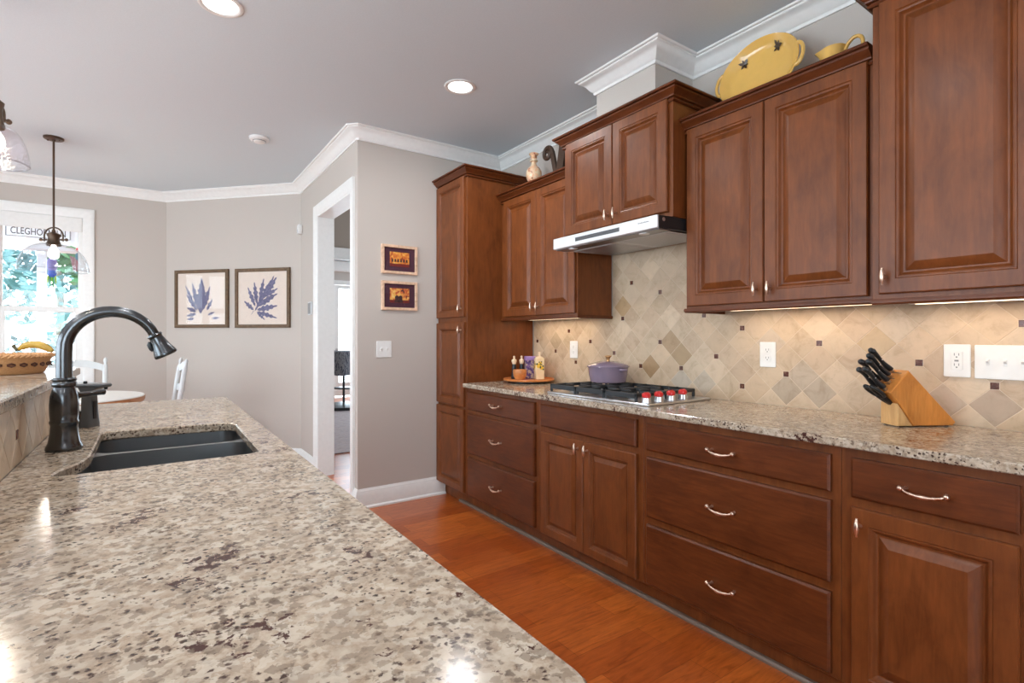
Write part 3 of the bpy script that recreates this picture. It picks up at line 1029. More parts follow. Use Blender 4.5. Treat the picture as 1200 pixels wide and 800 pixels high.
for y in (1.72, 2.24):
    MB().lathe([(.024, 1.7465), (.026, 1.7475), (.026, 1.751)], (2.0, y, 0), 20).build('hood_lamp', M['hoodsteel'], r, 35, W)
m = MB().lathe([(.010, 0), (.010, .003), (.006, .005)], (2.0, hy0+.002, 1.80), 14, rot=Matrix.Rotation(PI/2, 3, 'X'))
m.build('side_screw', M['steel'], r, 35, W)

# ---------------------------------------------------------------- cooktop
r = thing('gas_cooktop', 'stainless gas cooktop with black grates and four red knobs set in the countertop', 'cooktop', (2.165, 2.005, .914))
W = r.location
m = MB()
m.prism(round_rect(1.92, 2.412, 1.625, 2.385, .012, 3), lambda u, v, w_: (u, v, w_), .9145, .926, b=.003)
m.build('steel_tray', M['steel'], r, 35, W)
def grate(y0, y1):
    m = MB()
    x0, x1, zt, zb = 1.932, 2.395, .968, .950
    bw = .013
    m.box(x0, x1, y0, y0+bw, zb, zt, .003).box(x0, x1, y1-bw, y1, zb, zt, .003)
    m.box(x0, x0+bw, y0, y1, zb-.008, zt, .003).box(x1-bw, x1, y0, y1, zb, zt, .003)
    xm = (x0+x1)/2
    m.box(xm-bw/2, xm+bw/2, y0, y1, zb, zt, .003)
    ym = (y0+y1)/2
    for xc in ((x0+xm)/2, (xm+x1)/2):
        for dx, dy in ((1, 0), (-1, 0)):
            m.box(xc+dx*.03, xc+dx*.112, ym-.005, ym+.005, zb+.002, zt+.002, .002)
        m.box(xc-.005, xc+.005, y0, ym-.03, zb+.002, zt+.002, .002).box(xc-.005, xc+.005, ym+.03, y1, zb+.002, zt+.002, .002)
    for xx in (x0+.001, xm-bw/2, x1-bw-.001):
        for yy in (y0, y1-bw):
            m.box(xx, xx+bw, yy, yy+bw, .926, zb+.002, .002)
    m.build('grate', M['iron'], r, 35, W)
grate(2.150, 2.368)
grate(1.930, 2.146)
grate(1.712, 1.926)
for x, y, s in ((2.05, 2.26, 1), (2.28, 2.26, 1), (2.165, 2.038, 1.25), (2.05, 1.82, .9), (2.28, 1.82, 1)):
    m = MB().lathe([(.048*s, .926), (.046*s, .934), (.036*s, .938), (.034*s, .944)], (x, y, 0), 24)
    b = m.build('burner', M['steel'], r, 35, W)
    MB().lathe([(.036*s, .944), (.037*s, .948), (.033*s, .953), (.0, .954)], (x, y, 0), 24).build('burner_cap', M['iron'], b, 35, W)
knob_prev = None
for i, x in enumerate((1.955, 2.045, 2.137, 2.230)):
    m = MB()
    R_ = []
    for zz, rr in ((.926, .0215), (.9285, .0225), (.950, .0200), (.953, .018)):
        R_.append([(x+rr*(1+.05*(k % 2))*math.cos(2*PI*k/28), 1.668+rr*(1+.05*(k % 2))*math.sin(2*PI*k/28), zz) for k in range(28)])
    m.rings(R_)
    k_ = m.build('control_knob', M['steel'], r, 25, W)
    m = MB().lathe([(.019, .952), (.0215, .956), (.0215, .968), (.017, .974), (0, .975)], (x, 1.668, 0), 20)
    m.box(x-.017, x+.017, 1.664, 1.672, .972, .978, .002)
    m.build('red_cap', M['red'], k_, 30, W)

# ---------------------------------------------------------------- dutch oven
px, py, pz = 2.272, 2.232, .9705
r = thing('dutch_oven', 'lavender enamel dutch oven with lid and bronze knob on the back left burner', 'pot', (px, py, pz))
W = r.location
m = MB().lathe([(0, pz), (.098, pz), (.106, pz+.006), (.116, pz+.05), (.120, pz+.088), (.121, pz+.092), (.115, pz+.092), (.112, pz+.05), (.10, pz+.01), (0, pz+.008)], (px, py, 0), 40)
pot = m.build('pot_body', M['pot'], r, 40, W)
for s in (-1, 1):
    m = MB()
    pts = []
    for k in range(9):
        a = PI*k/8
        pts.append((px-.026*math.cos(a)*.82*1.0, py+s*(.116+.026*math.sin(a)), pz+.080))
    m.tube(pts, .0075, 8)
    m.build('pot_handle', M['pot'], pot, 40, W)
m = MB().lathe([(.126, pz+.0925), (.1275, pz+.097), (.124, pz+.101), (.105, pz+.112), (.06, pz+.125), (.02, pz+.130), (0, pz+.130)], (px, py, 0), 40, cap0=True)
lid = m.build('lid', M['pot'], r, 40, W)
MB().lathe([(.010, pz+.129), (.009, pz+.138), (.013, pz+.148), (.021, pz+.156), (.021, pz+.160), (.012, pz+.163), (0, pz+.163)], (px, py, 0), 20).build('lid_knob', M['gold'], lid, 40, W)

# ---------------------------------------------------------------- tray and its things
tx, ty = 2.278, 3.035
r = thing('wooden_tray', 'round orange wooden turntable tray in the counter corner against the pantry', 'tray', (tx, ty, .9145))
W = r.location
MB().lathe([(.13, .9145), (.135, .918), (.135, .927), (0, .927)], (tx, ty, 0), 32).build('base', M['black'], r, 35, W)
MB().lathe([(.165, .927), (.185, .930), (.188, .938), (.184, .944), (.176, .944), (.170, .936), (0, .936)], (tx, ty, 0), 48).build('tray_top', M['tray'], r, 35, W)
def at_tray(xpix, depth):
    rr = (xpix-595.2)/607.65*depth
    return (rr*math.cos(.6035)+depth*math.sin(.6035), -rr*math.sin(.6035)+depth*math.cos(.6035))
mill = None
for i, (xp, dd) in enumerate(((602.5, 3.83), (611.2, 3.86))):
    x, y = at_tray(xp, dd)
    if mill is None:
        mill = thing('pepper_mill', '', 'mill', (0, 0, .9365), 0, 'dark mills on the round tray')
        m = MB().lathe([(.020, .9365), (.0225, .942), (.021, .962), (.0165, .990), (.0175, 1.010), (.0155, 1.030), (.014, 1.045), (0, 1.045)], (0, 0, 0), 20)
        m.build('mill_body', M['black'], mill, 40, (0, 0, .9365))
        m = MB().lathe([(.013, 1.045), (.015, 1.05), (.0195, 1.068), (.017, 1.078), (.007, 1.083), (.006, 1.088), (.009, 1.096), (.006, 1.105), (0, 1.106)], (0, 0, 0), 20)
        m.build('mill_head', M['cork'], mill, 40, (0, 0, .9365))
        o = mill
    else:
        o = copy_tree(mill)
    o.location = (x, y, .9365)
    o['label'] = ('dark mill with pale wood head at the far left of the tray', 'dark mill with pale wood head standing next to the purple carton')[i]
x, y = at_tray(609.2, 3.715)
m = MB().lathe([(.022, .9365), (.030, .938), (.046, .965), (.050, 1.0), (.047, 1.012), (.043, 1.012), (.044, .99), (.036, .955), (0, .945)], (x, y, 0), 28)
tag(m.build('small_bowl', M['bowl'], None, 40), 'small orange wooden bowl at the front of the round tray', 'bowl')
x, y = at_tray(620.8, 3.86)
r = thing('spice_carton', 'purple printed carton on the tray between mill and cream tin', 'box', (x, y, .9365), -.35)
MB().box(-.036, .036, -.030, .030, 0, .135, .002).build('carton', M['purple'], r, 30)
MB().box(-.0365, .0365, -.0305, .0305, .135, .165, .003).build('carton_lid', mat('violet_card', (.34, .22, .52), .5), r, 30)
x, y = at_tray(631.8, 3.78)
r = thing('olive_oil_tin', 'cream tin painted with yellow fruit at the right of the round tray', 'tin', (x, y, .9365), -.4)
MB().box(-.032, .032, -.030, .030, 0, .155, .004).build('can', M['tin'], r, 30)
m = MB().lathe([(.030, .155), (.029, .160), (.010, .168), (.008, .185), (.010, .187), (.010, .197), (0, .198)], (0, 0, 0), 16)
m.build('spout_cap', M['cork'], r, 40)
# painted lemons on the tin front
m = MB()
for a, b, rr in ((-.010, .10, .018), (.012, .085, .015), (.002, .118, .012)):
    m.lathe([(rr, 0), (rr*.6, .0008), (0, .001)], (-.0325, a, b), 14, rot=Matrix.Rotation(-PI/2, 3, 'Y'))
    m.lathe([(rr, 0), (rr*.6, .0008), (0, .001)], (a, -.0305, b), 14, rot=Matrix.Rotation(PI/2, 3, 'X'))
    for da in (-.8, .9, 2.4):
        m.lathe([(rr*.45, 0), (0, .0012)], (-.0329, a+rr*math.cos(da), b+rr*math.sin(da)), 8, rot=Matrix.Rotation(-PI/2, 3, 'Y'), mi=1)
        m.lathe([(rr*.45, 0), (0, .0012)], (a+rr*math.cos(da), -.0309, b+rr*math.sin(da)), 8, rot=Matrix.Rotation(PI/2, 3, 'X'), mi=1)
m.build('painted_fruit', [mat('lemon_paint', (.82, .50, .04), .4), mat('leaf_paint', (.08, .09, .03), .5)], r, 40)

# ---------------------------------------------------------------- electrical plates
def plate_box(m, cx, cz, w_, h_, T): m.prism(round_rect(cx-w_/2, cx+w_/2, cz-h_/2, cz+h_/2, .004, 3), T, .0, .006, b=.002)
TW = lambda u, v, w_: (XR-.0045-w_, u, v)
TE = lambda u, v, w_: (u, YE-w_, v)
def outlet(label, y, z, T, root_loc, kind='duplex', name='wall_outlet', cat='outlet'):
    r = thing(name, label, cat, root_loc)
    W = r.location
    m = MB()
    wd = {'duplex': .079, 'decora': .079, 'switch': .072, 'double': .116, 'triple': .166}[kind]
    plate_box(m, y, z, wd, .122, T)
    m.build('cover_plate', M['white'], r, 30, W)
    if kind in ('duplex', 'decora'):
        n = 2 if kind == 'duplex' else 1
        for k in range(n):
            m = MB()
            zc = z+(.0195 if k == 0 else -.0195) if n == 2 else z
            m.prism(round_rect(y-.017, y+.017, zc-(.0145 if n == 2 else .034), zc+(.0145 if n == 2 else .034), .010 if n == 2 else .002, 4), T, .005, .0085, b=.001)
            f = m.build('receptacle_face', M['white'], r, 30, W)
            s = MB()
            for zz in ((zc,) if n == 2 else (zc+.019, zc-.019)):
                for dy in (-.0065, .0065):
                    s.prism([(y+dy-.0012, zz), (y+dy+.0012, zz), (y+dy+.0012, zz+.009), (y+dy-.0012, zz+.009)], T, .007, .0088)
                s.prism([(y-.0025, zz-.008), (y+.0025, zz-.008), (y+.0025, zz-.003), (y-.0025, zz-.003)], T, .007, .0088)
            if n == 1:
                s.prism([(y-.006, zc-.003), (y+.006, zc-.003), (y+.006, zc+.003), (y-.006, zc+.003)], T, .007, .0095)
            s.build('slots', M['grey'], f, 0, W)
    else:
        n = {'switch': 1, 'double': 2, 'triple': 3}[kind]
        for k in range(n):
            yc = y+(k-(n-1)/2)*.046
            m = MB()
            m.prism([(yc-.005, z-.012), (yc+.005, z-.012), (yc+.005, z+.012), (yc-.005, z+.012)], T, .005, .0075, b=.001)
            f = m.build('switch_slot', M['white'], r, 30, W)
            m = MB()
            R_ = [[T(yc-.0045, z-.006, .006), T(yc+.0045, z-.006, .006), T(yc+.0045, z+.006, .006), T(yc-.0045, z+.006, .006)],
                  [T(yc-.0035, z+.004, .017), T(yc+.0035, z+.004, .017), T(yc+.0035, z+.010, .016), T(yc-.0035, z+.010, .016)]]
            m.rings(R_)
            m.build('toggle', M['white'], f, 30, W)
    return r
outlet('white wall outlet on the tiles between tray and dutch oven', 2.765, 1.155, TW, (XR-.0045, 2.765, 1.155), 'duplex')
outlet('white outlet with rounded twin sockets alone on the tiles right of the cooktop', 1.36, 1.157, TW, (XR-.0045, 1.36, 1.157), 'duplex')
outlet('white rectangular-face outlet on the tiles just right of the knife block', .641, 1.153, TW, (XR-.0045, .641, 1.153), 'decora')
outlet('white three-toggle switch plate on the tiles at the right edge of the photo', .508, 1.151, TW, (XR-.0045, .508, 1.151), 'triple', 'light_switch', 'light switch')
outlet('white two-toggle switch plate on the grey end wall under the small pictures', 1.43, 1.154, TE, (1.43, YE, 1.154), 'double', 'light_switch', 'light switch')

# ---------------------------------------------------------------- knife block
ang = math.atan2(-.5, .87)
r = thing('knife_block', 'orange slanted wooden knife block on the right countertop', 'knife block', (2.224, .742, .9145), ang)
bwid = .082
TB = lambda u, v, w_: (u, w_, v)
m = MB().prism([(.060, .004), (.215, .004), (.226, .016), (.042, .205), (-.032, .125), (0.002, .088)], TB, 0, bwid, b=.003)
m.build('slanted_body', M['block'], r, 35)
m = MB().prism([(0, .004), (.0585, .004), (.0015, .085), (0, .080)], TB, .002, bwid-.002, b=.002)
m.build('front_wedge', M['blockf'], r, 35)
for a, b in ((.012, .012), (.012, bwid-.012), (.2, .012), (.2, bwid-.012)):
    MB().lathe([(.006, 0), (.006, .005)], (a, b, 0), 10).build('foot', M['black'], r, 35)
sl = MB()
A0, A1 = Vector((-.032, 0, .125)), Vector((.042, 0, .205))
ax = (A1-A0).normalized()
nrm = Vector((-ax.z, 0, ax.x))
for a, b0, b1 in ((.35, .03, .082), (.60, .03, .082), (.86, .02, .082), (.12, .02, .08)):
    c = A0+(A1-A0)*a
    q = [c-ax*.0016, c+ax*.0016]
    sl.add([tuple(q[0]+nrm*.0006+Vector((0, b0, 0))), tuple(q[1]+nrm*.0006+Vector((0, b0, 0))), tuple(q[1]+nrm*.0006+Vector((0, b1, 0))), tuple(q[0]+nrm*.0006+Vector((0, b1, 0)))], [(0, 1, 2, 3)])
sl.build('slots', M['black'], r, 0)
BM = Matrix.Rotation(ang, 4, 'Z')
BM.translation = Vector((2.224, .742, .9145))
def knife(a, b, L_, label, wd=.0105, tilt=0):
    """handle leaves the slotted face along its normal; b measured across from the near side"""
    c = A0+(A1-A0)*a+Vector((0, b, 0))
    base_w = BM @ (c+nrm*.001)
    k = thing('kitchen_knife', label, 'knife', base_w, ang, 'knives in the block')
    t = nrm
    m = MB()
    pts, rad = [], []
    for i in range(12):
        s = i/11
        p = t*(.016+s*(L_-.016))+ax*(-.0018*math.sin(s*PI*2))
        pts.append(p)
        rad.append((.0098+.0022*math.cos(s*2*PI)+(.0016 if s > .85 else 0)) if s < .99 else .007)
    m.tube(pts, rad, 12, flat=(1.2, .82))
    for s in (.3, .55, .8):
        for sg in (-1, 1):
            m.sphere(tuple(t*(L_*s)+Vector((0, sg*.0088, 0))), .0022, 8, 6, mi=1)
    m.build('handle', [M['black'], M['steel']], k, 50)
    m = MB()
    m.tube([t*0.0, t*.005, t*.017], [.0062, .0075, .0085], 12)
    m.build('bolster', M['steel'], k, 50)
    m = MB()
    m.tube([t*(L_-.003), t*(L_+.0015), t*(L_+.003)], [.0095, .0070, .004], 12)
    m.build('end_cap', M['iron'], k, 50)
    return k
knife(.10, .026, .118, 'black knife at the front right of the lowest row in the block')
knife(.12, .062, .110, 'black knife at the far left of the lowest row in the block')
knife(.42, .036, .120, 'black knife in the middle row of the block, nearer the slanted side')
knife(.40, .070, .120, 'black knife in the middle row of the block, second from the left')
knife(.66, .052, .122, 'thick black knife in the upper row with its butt standing highest left')
knife(.88, .060, .125, 'black knife at the back of the block rising highest')
# scissors
c = BM @ Vector((.012, .040, .078))
k = thing('kitchen_shears', 'black handled kitchen shears stuck into the front wedge of the knife block', 'scissors', c, ang)
for s in (-1, 1):
    m = MB()
    pts = []
    for i in range(19):
        a = 2*PI*i/18
        q = Vector((-.070, 0, .050))+Vector((-.76, 0, .55)).normalized()*(.030*math.cos(a))+Vector((0, 1, 0))*(.013*math.sin(a)+s*.014)
        pts.append(q)
    m.tube(pts, .0068, 8)
    m.tube([(-.050, s*.008, .034), (-.024, s*.005, .016), (-.004, s*.003, .002)], [.0095, .0095, .007], 10)
    m.build('shears_handle', M['black'], k, 50)

# ---------------------------------------------------------------- yellow platter and pitcher on the cabinet
r = thing('platter', 'oval yellow platter with olive sprigs leaning on the wall above the wide cabinet', 'platter', (2.372, 1.332, 2.306))
m = MB()
tilt = Matrix.Rotation(-(PI/2-.20), 3, 'Y')       # dish axis towards -X, slightly up
def oval(prof, sy, sx, seg=56, mb=None, mi=0):
    R_ = []
    for rr, z in prof:
        R_.append([tuple(tilt @ Vector((sx*rr*math.cos(2*PI*k/seg), sy*rr*math.sin(2*PI*k/seg), z))+Vector((0, 0, .168))) for k in range(seg)])
    mb.rings(R_, True, True, True, mi)
oval([(.68, 0), (.74, .002), (.86, .018), (.98, .040), (1.0, .046), (.985, .050), (.955, .046), (.84, .024), (.70, .010), (0.0001, .008)], .192, .168, 56, m)
dish = m
for s in (-1, 1):
    h_ = MB()
    pts = []
    for k in range(11):
        a = PI*k/10
        pts.append(tilt @ Vector((.055*math.cos(a), s*(.178+.030*math.sin(a)), .044))+Vector((0, 0, .168)))
    h_.tube(pts, .0085, 8, flat=(1, 1))
    h_.build('lug_handle', M['yellow'], r, 50)
d = dish
def sprig(cu, cv, s, rot):
    for a in (0, 60, 118, 185, 240, 305):
        an = math.radians(a+rot)
        ll = s*(1.0 if a % 120 else .75)
        q = []
        for t_, wv in ((0, .0), (.35, .30), (.7, .24), (1, 0), (.7, -.24), (.35, -.30)):
            q.append((cu+math.cos(an)*ll*t_-math.sin(an)*ll*wv*.8, cv+math.sin(an)*ll*t_+math.cos(an)*ll*wv*.8))
        d.add([tuple(tilt @ Vector((p[0], p[1], .0135+max(0, (math.hypot(p[0]/.168, p[1]/.192)-.70))*.155))+Vector((0, 0, .168))) for p in q], [tuple(range(6))], 1)
sprig(.088, .088, .026, 20)
sprig(.106, -.072, .026, 75)
d.build('dish', [M['yellow'], M['motif']], r, 50)
r = thing('pitcher', 'small yellow pitcher with curved handle beside the platter on the cabinet top', 'pitcher', (2.335, 1.005, 2.304))
m = MB()
R_ = []
for rr, z, lip in ((.034, 0, 0), (.040, .004, 0), (.056, .035, 0), (.058, .060, 0), (.047, .092, .004), (.042, .112, .014), (.045, .132, .030), (.041, .130, .028), (.036, .108, .008), (.04, .06, 0), (.001, .012, 0)):
    R_.append([(rr*math.cos(2*PI*k/32), rr*math.sin(2*PI*k/32)+lip*max(0, math.sin(2*PI*k/32))**6, z+lip*.25*max(0, math.sin(2*PI*k/32))**6) for k in range(32)])
m.rings(R_)
m.build('pitcher_body', M['yellow'], r, 50)
m = MB()
pts = [(0, -.043, .108), (0, -.055, .130), (0, -.078, .146), (0, -.100, .138), (0, -.108, .110), (0, -.098, .075), (0, -.072, .045), (0, -.054, .040)]
def smooth_path(P, n=5):
    P = [Vector(p) for p in P]
    out = []
    for i in range(len(P)-1):
        p0, p1, p2, p3 = P[max(i-1, 0)], P[i], P[i+1], P[min(i+2, len(P)-1)]
        for k in range(n):
            t = k/n
            out.append(.5*((2*p1)+(-p0+p2)*t+(2*p0-5*p1+4*p2-p3)*t*t+(-p0+3*p1-3*p2+p3)*t**3))
    out.append(P[-1])
    return out
m.tube(smooth_path(pts), .0075, 10)
m.build('handle', M['yellow'], r, 50)

# ---------------------------------------------------------------- vase and letter on the left wall cabinet
r = thing('flower_vase', 'cream painted vase with narrow neck on the wall cabinet next to the pantry', 'vase', (2.32, 3.03, 2.304))
m = MB().lathe([(.040, 0), (.042, .006), (.030, .020), (.026, .045), (.034, .070), (.050, .095), (.059, .130), (.057, .155), (.044, .178), (.025, .195), (.018, .215), (.017, .240), (.020, .250), (.026, .256), (.022, .263), (.024, .270), (.036, .280), (.036, .286), (.028, .286), (.014, .24), (.0, .2)], (0, 0, 0), 32)
m.build('vase_body', M['vase'], r, 50)
m = MB()
m.tube([(.0245*math.cos(2*PI*k/20), .0245*math.sin(2*PI*k/20), .233) for k in range(21)], .006, 8, cap=False)
m.build('neck_ring', M['cork'], r, 50)
# letter W with a scrolled serif
r = thing('letter_decoration', 'dark brown scrolled wooden letter standing behind the wall cabinet cornice', 'letter', (2.33, 2.7, 2.304))
m = MB()
TL = lambda u, v, w_: (w_, -u, v)
def stroke(p, q, w0, w1):
    p, q = Vector(p), Vector(q)
    e = (q-p).normalized()
    n = Vector((-e.y, e.x))
    m.prism([tuple(p+n*w0), tuple(p-n*w0), tuple(q-n*w1), tuple(q+n*w1)], TL, -.012, .012, b=.002)
stroke((-.131, .245), (-.066, .005), .017, .020)
stroke((-.062, .002), (.000, .300), .034, .034)
stroke((.010, .300), (.075, .005), .016, .022)
stroke((.075, .005), (.14, .285), .026, .026)
m.box(-.0145, .0145, -.045, .045, .290, .306, .002)
pts = []
for k in range(30):
    a = math.radians(-14+k*17)
    rr = .052-.0013*k
    pts.append((0, .182-rr*math.cos(a)*1.0, .242+rr*math.sin(a)))
m.tube(pts, [.0175-.0002*k for k in range(30)], 10)
m.build('letter_body', M['letter'], r, 35)

# ================================================================== ISLAND
IX, RX = .345, -.282
r = thing('island_cabinet', 'dark cherry island cabinet carrying the granite island counter and sink', 'cabinet', (.02, 1.78, 0))
W = r.location
MB().box(-.27, .30, .38, 1.55, .105, .8825, .002).box(-.27, .30, 2.30, 3.19, .105, .8825, .002).box(.282, .30, 1.55, 2.30, .105, .8825, .002).box(-.27, .282, 1.55, 2.30, .105, .60).build('carcass', M['cab'], r, 35, W)
MB().box(-.26, .235, .40, 3.17, .002, .105).build('toe_kick', M['cab'], r, 35, W)
TI = lambda u, v, w_: (.30+w_, u, v)
for k in range(6):
    y0 = .41+k*.462
    m = MB()
    loops_panel(m, y0, y0+.445, .12, .70, DOOR, TI)
    m.build('door', M['cab'], r, 25, W)
    m = MB()
    loops_panel(m, y0, y0+.445, .73, .855, DRAW, TI)
    m.build('drawer', M['cabh'], r, 25, W)
# knee wall behind the counter carrying the bar
struct('wall_island_knee', MB().box(-.40, RX-.002, .38, 3.07, 0, 1.069), M['wall'])
hole = [(-.175, 1.597), (.225, 1.608), (.250, 1.622), (.258, 1.65), (.262, 2.18), (.255, 2.215), (.225, 2.238), (-.09, 2.262), (-.125, 2.256), (-.138, 2.225), (-.137, 1.93), (-.137, 1.83), (-.150, 1.745), (-.184, 1.668), (-.191, 1.63), (-.187, 1.605)]
def arc(cx, cy, rr, a0, a1, n=6): return [(cx+rr*math.cos(math.radians(a0+(a1-a0)*k/n)), cy+rr*math.sin(math.radians(a0+(a1-a0)*k/n))) for k in range(n+1)]
outl = [(RX, .33)]+arc(IX-.05, .38, .05, -90, 0)+arc(IX-.03, 3.20, .03, 0, 90, 4)+[(RX, 3.23)]
tag(MB().slab(outl, [hole], .884, .914, .004).build('island_countertop', M['granite']), 'speckled granite island countertop in the foreground with the sink cutout', 'countertop')
# sink
r = thing('sink', 'dark stainless double bowl undermount sink in the island countertop', 'sink', (.05, 1.93, .70))
W = r.location
def loft(poly_top, poly_bot, z0, z1, n=6, rr=.035):
    R_ = []
    k = len(poly_top)
    cx, cy = sum(p[0] for p in poly_top)/k, sum(p[1] for p in poly_top)/k
    def sc(s, d): return [(cx+(p[0]-cx)*s, cy+(p[1]-cy)*s, d) for p in poly_top]
    R_.append(sc(1, z0))
    R_.append(sc(.985, (z0+z1)/2))
    for i in range(n+1):
        a = PI/2*i/n
        R_.append(sc(.97-.14*(1-math.cos(a)), z1+rr*(1-math.sin(a))))
    R_.append(sc(.12, z1-.004))
    return R_
far_b = round_rect(-.142, .272, 2.012, 2.268, .055, 6)
near_b = [(-.20, 1.592), (.225, 1.592), (.262, 1.606), (.272, 1.64), (.272, 1.94), (.262, 1.975), (.225, 1.988), (-.10, 1.988), (-.135, 1.975), (-.146, 1.94), (-.15, 1.85), (-.165, 1.75), (-.20, 1.67), (-.21, 1.63)]
m = MB()
ring = round_rect(-.225, .29, 1.575, 2.285, .05, 5)
flat_ = [ring, far_b, near_b]
tri = tessellate_polygon([[Vector((p[0], p[1], 0)) for p in k] for k in flat_])
m.add([(p[0], p[1], .8825) for k in flat_ for p in k], [tuple(t) for t in tri])
m.build('rim', M['sink'], r, 35, W)
for nm, pl, zb in (('basin', far_b, .74), ('basin', near_b, .70)):
    m = MB()
    m.rings(loft(pl, pl, .8825, zb), True, False, True)
    b = m.build(nm, M['sink'], r, 60, W)
    k = len(pl)
    cx, cy = sum(p[0] for p in pl)/k, sum(p[1] for p in pl)/k
    MB().lathe([(.045, zb-.002), (.043, zb+.001), (.030, zb-.001), (0, zb-.0015)], (cx, cy, 0), 24).build('drain', M['steel'], b, 40, W)
# island riser tiles
tiles('tile_backsplash', [(.38, 3.07, .915, 1.069)], lambda u, v, w_: (RX-.0015+w_, u, v), 'strip of diamond travertine tiles on the riser behind the kitchen faucet', seed=9, dots=[(1.78, .985), (.9, .99), (2.6, .985)])
# bar top
outl = [(-.70, .30)]+arc(-.295, .33, .03, -90, 0, 4)+arc(-.295, 3.07, .03, 0, 90, 4)+[(-.70, 3.10)]
tag(MB().slab(outl, [], 1.070, 1.101, .004).build('bar_countertop', M['granite']), 'raised granite bar top on the left, behind the faucet and holding the banana basket', 'countertop')

# ---------------------------------------------------------------- faucet
fx, fy = -.2055, 1.964
r = thing('kitchen_faucet', 'tall gunmetal gooseneck pull-down faucet arching over the island sink', 'faucet', (fx, fy, .914))
W = r.location
m = MB().lathe([(.041, .914), (.043, .918), (.043, .924), (.040, .930), (.037, .938), (.033, .962), (.0315, .985), (.0325, .990), (.034, .993), (.034, .998), (.032, 1.001), (.0335, 1.02), (.034, 1.045), (.032, 1.070), (.027, 1.090), (.0245, 1.096), (.0285, 1.099), (.0295, 1.104), (.0285, 1.109), (.026, 1.112), (.0285, 1.115), (.0285, 1.119), (.024, 1.123), (0, 1.123)], (fx, fy, 0), 36)
m.build('faucet_body', M['gun'], r, 40, W)
m = MB()
P = [(fx, fy, 1.118), (fx, fy, 1.16), (fx, fy, 1.195)]
cxn, rz_ = fx+.112, .112
for k in range(1, 19):
    a = PI-k*math.radians(158)/18
    P.append((cxn+rz_*math.cos(a), fy, 1.205+rz_*math.sin(a)))
m.tube(P, [.0195]*3+[.0195-.0003*k for k in range(18)], 20)
neck = m.build('gooseneck', M['gun'], r, 50, W)
e0, e1 = Vector(P[-2]), Vector(P[-1])
dr = (e1-e0).normalized()
m = MB()
h0 = e1-dr*.004
prof = [(0, .0150), (.001, .0195), (.006, .0215), (.010, .0190), (.014, .0185), (.045, .0250), (.066, .0320), (.072, .0330), (.0755, .031), (.077, .024)]
m.tube([h0+dr*t for t, _ in prof], [q for _, q in prof], 28)
hd = m.build('spray_head', M['gun'], r, 40, W)
m = MB()
side = Vector((-dr.z, 0, dr.x))
if side.x > 0: side = -side
m.tube([h0+dr*.018+side*.021, h0+dr*.026+side*.026, h0+dr*.040+side*.027, h0+dr*.048+side*.026], [.004, .0065, .0065, .004], 10)
m.build('spray_button', M['black'], hd, 40, W)
m = MB()
l0 = Vector((fx, fy, 1.066))
ld = Vector((.70, .71, .03)).normalized()
m.tube([l0+ld*.026, l0+ld*.036, l0+ld*.045, l0+ld*.08, l0+ld*.112, l0+ld*.121, l0+ld*.124], [.014, .013, .0085, .0075, .0085, .0095, .006], 14)
m.build('lever_handle', M['gun'], r, 50, W)

# ---------------------------------------------------------------- soap dispenser
r = thing('soap_dispenser', 'dark grey automatic soap dispenser with flat overhanging head standing behind the faucet', 'soap dispenser', (-.199, 2.434, .9145), -.55)
r.scale = (.95, .95, .98)
dg = mat('slate_grey_plastic', (.075, .08, .085), .3)
m = MB()
R_ = []
for z, x0, x1, hw in ((0, -.002, .042, .030), (.01, -.002, .042, .031), (.06, .002, .038, .028), (.115, .002, .036, .026), (.135, -.004, .050, .027), (.148, -.010, .075, .028)):
    R_.append([(p[0], p[1], z) for p in round_rect(x0, x1, -hw, hw, .012, 4)])
m.rings(R_)
m.build('dispenser_body', dg, r, 40)
m = MB()
m.prism(round_rect(-.040, .092, -.030, .030, .02, 5), lambda u, v, w_: (u, v, w_), .147, .160, b=.004)
m.build('dispenser_head', dg, r, 40)
MB().prism(round_rect(-.036, .006, -.028, .028, .01, 4), lambda u, v, w_: (u, v, w_), 0, .060, b=.003).build('soap_tank', M['black'], r, 40)
MB().lathe([(.005, .138), (.006, .142), (.006, .148)], (.080, 0, 0), 12).build('nozzle', M['black'], r, 40)
MB().lathe([(.007, .160), (.006, .168), (.004, .169), (0, .169)], (.004, 0, 0), 12).build('button', M['black'], r, 40)
MB().prism(round_rect(.0385, .0435, -.010, .010, .002, 2), lambda u, v, w_: (u, v, w_), .03, .095).build('sensor_window', M['black'], r, 40)

# ---------------------------------------------------------------- basket and bananas on the bar
bxc, byc, bz = -.478, 2.745, 1.102
r = thing('wicker_basket', 'oval tan wicker basket with dark woven band on the raised bar top', 'basket', (bxc, byc, bz), .25)
r.scale = (.85, .85, .85)
m = MB()
def ov(rx, ry, z, seg=48): return [(rx*math.cos(2*PI*k/seg), ry*math.sin(2*PI*k/seg), z) for k in range(seg)]
m.rings([ov(.10, .13, .004), ov(.150, .185, 0), ov(.158, .195, .012), ov(.176, .215, .06), ov(.183, .224, .082), ov(.177, .218, .082), ov(.168, .206, .06), ov(.150, .185, .012), ov(.08, .1, .01)])
bw_ = m
m = MB()
for k in range(60):
    a = 2*PI*k/60
    p = Vector((.1835*math.cos(a), .2245*math.sin(a), .080))
    q = Vector((-.1835*math.sin(a), .2245*math.cos(a), 0)).normalized()
    m.tube([p-q*.012+Vector((0, 0, -.006)), p, p+q*.012+Vector((0, 0, .006))], [.005, .0085, .005], 6)
m.build('braided_rim', M['basket'], r, 50)
m = bw_
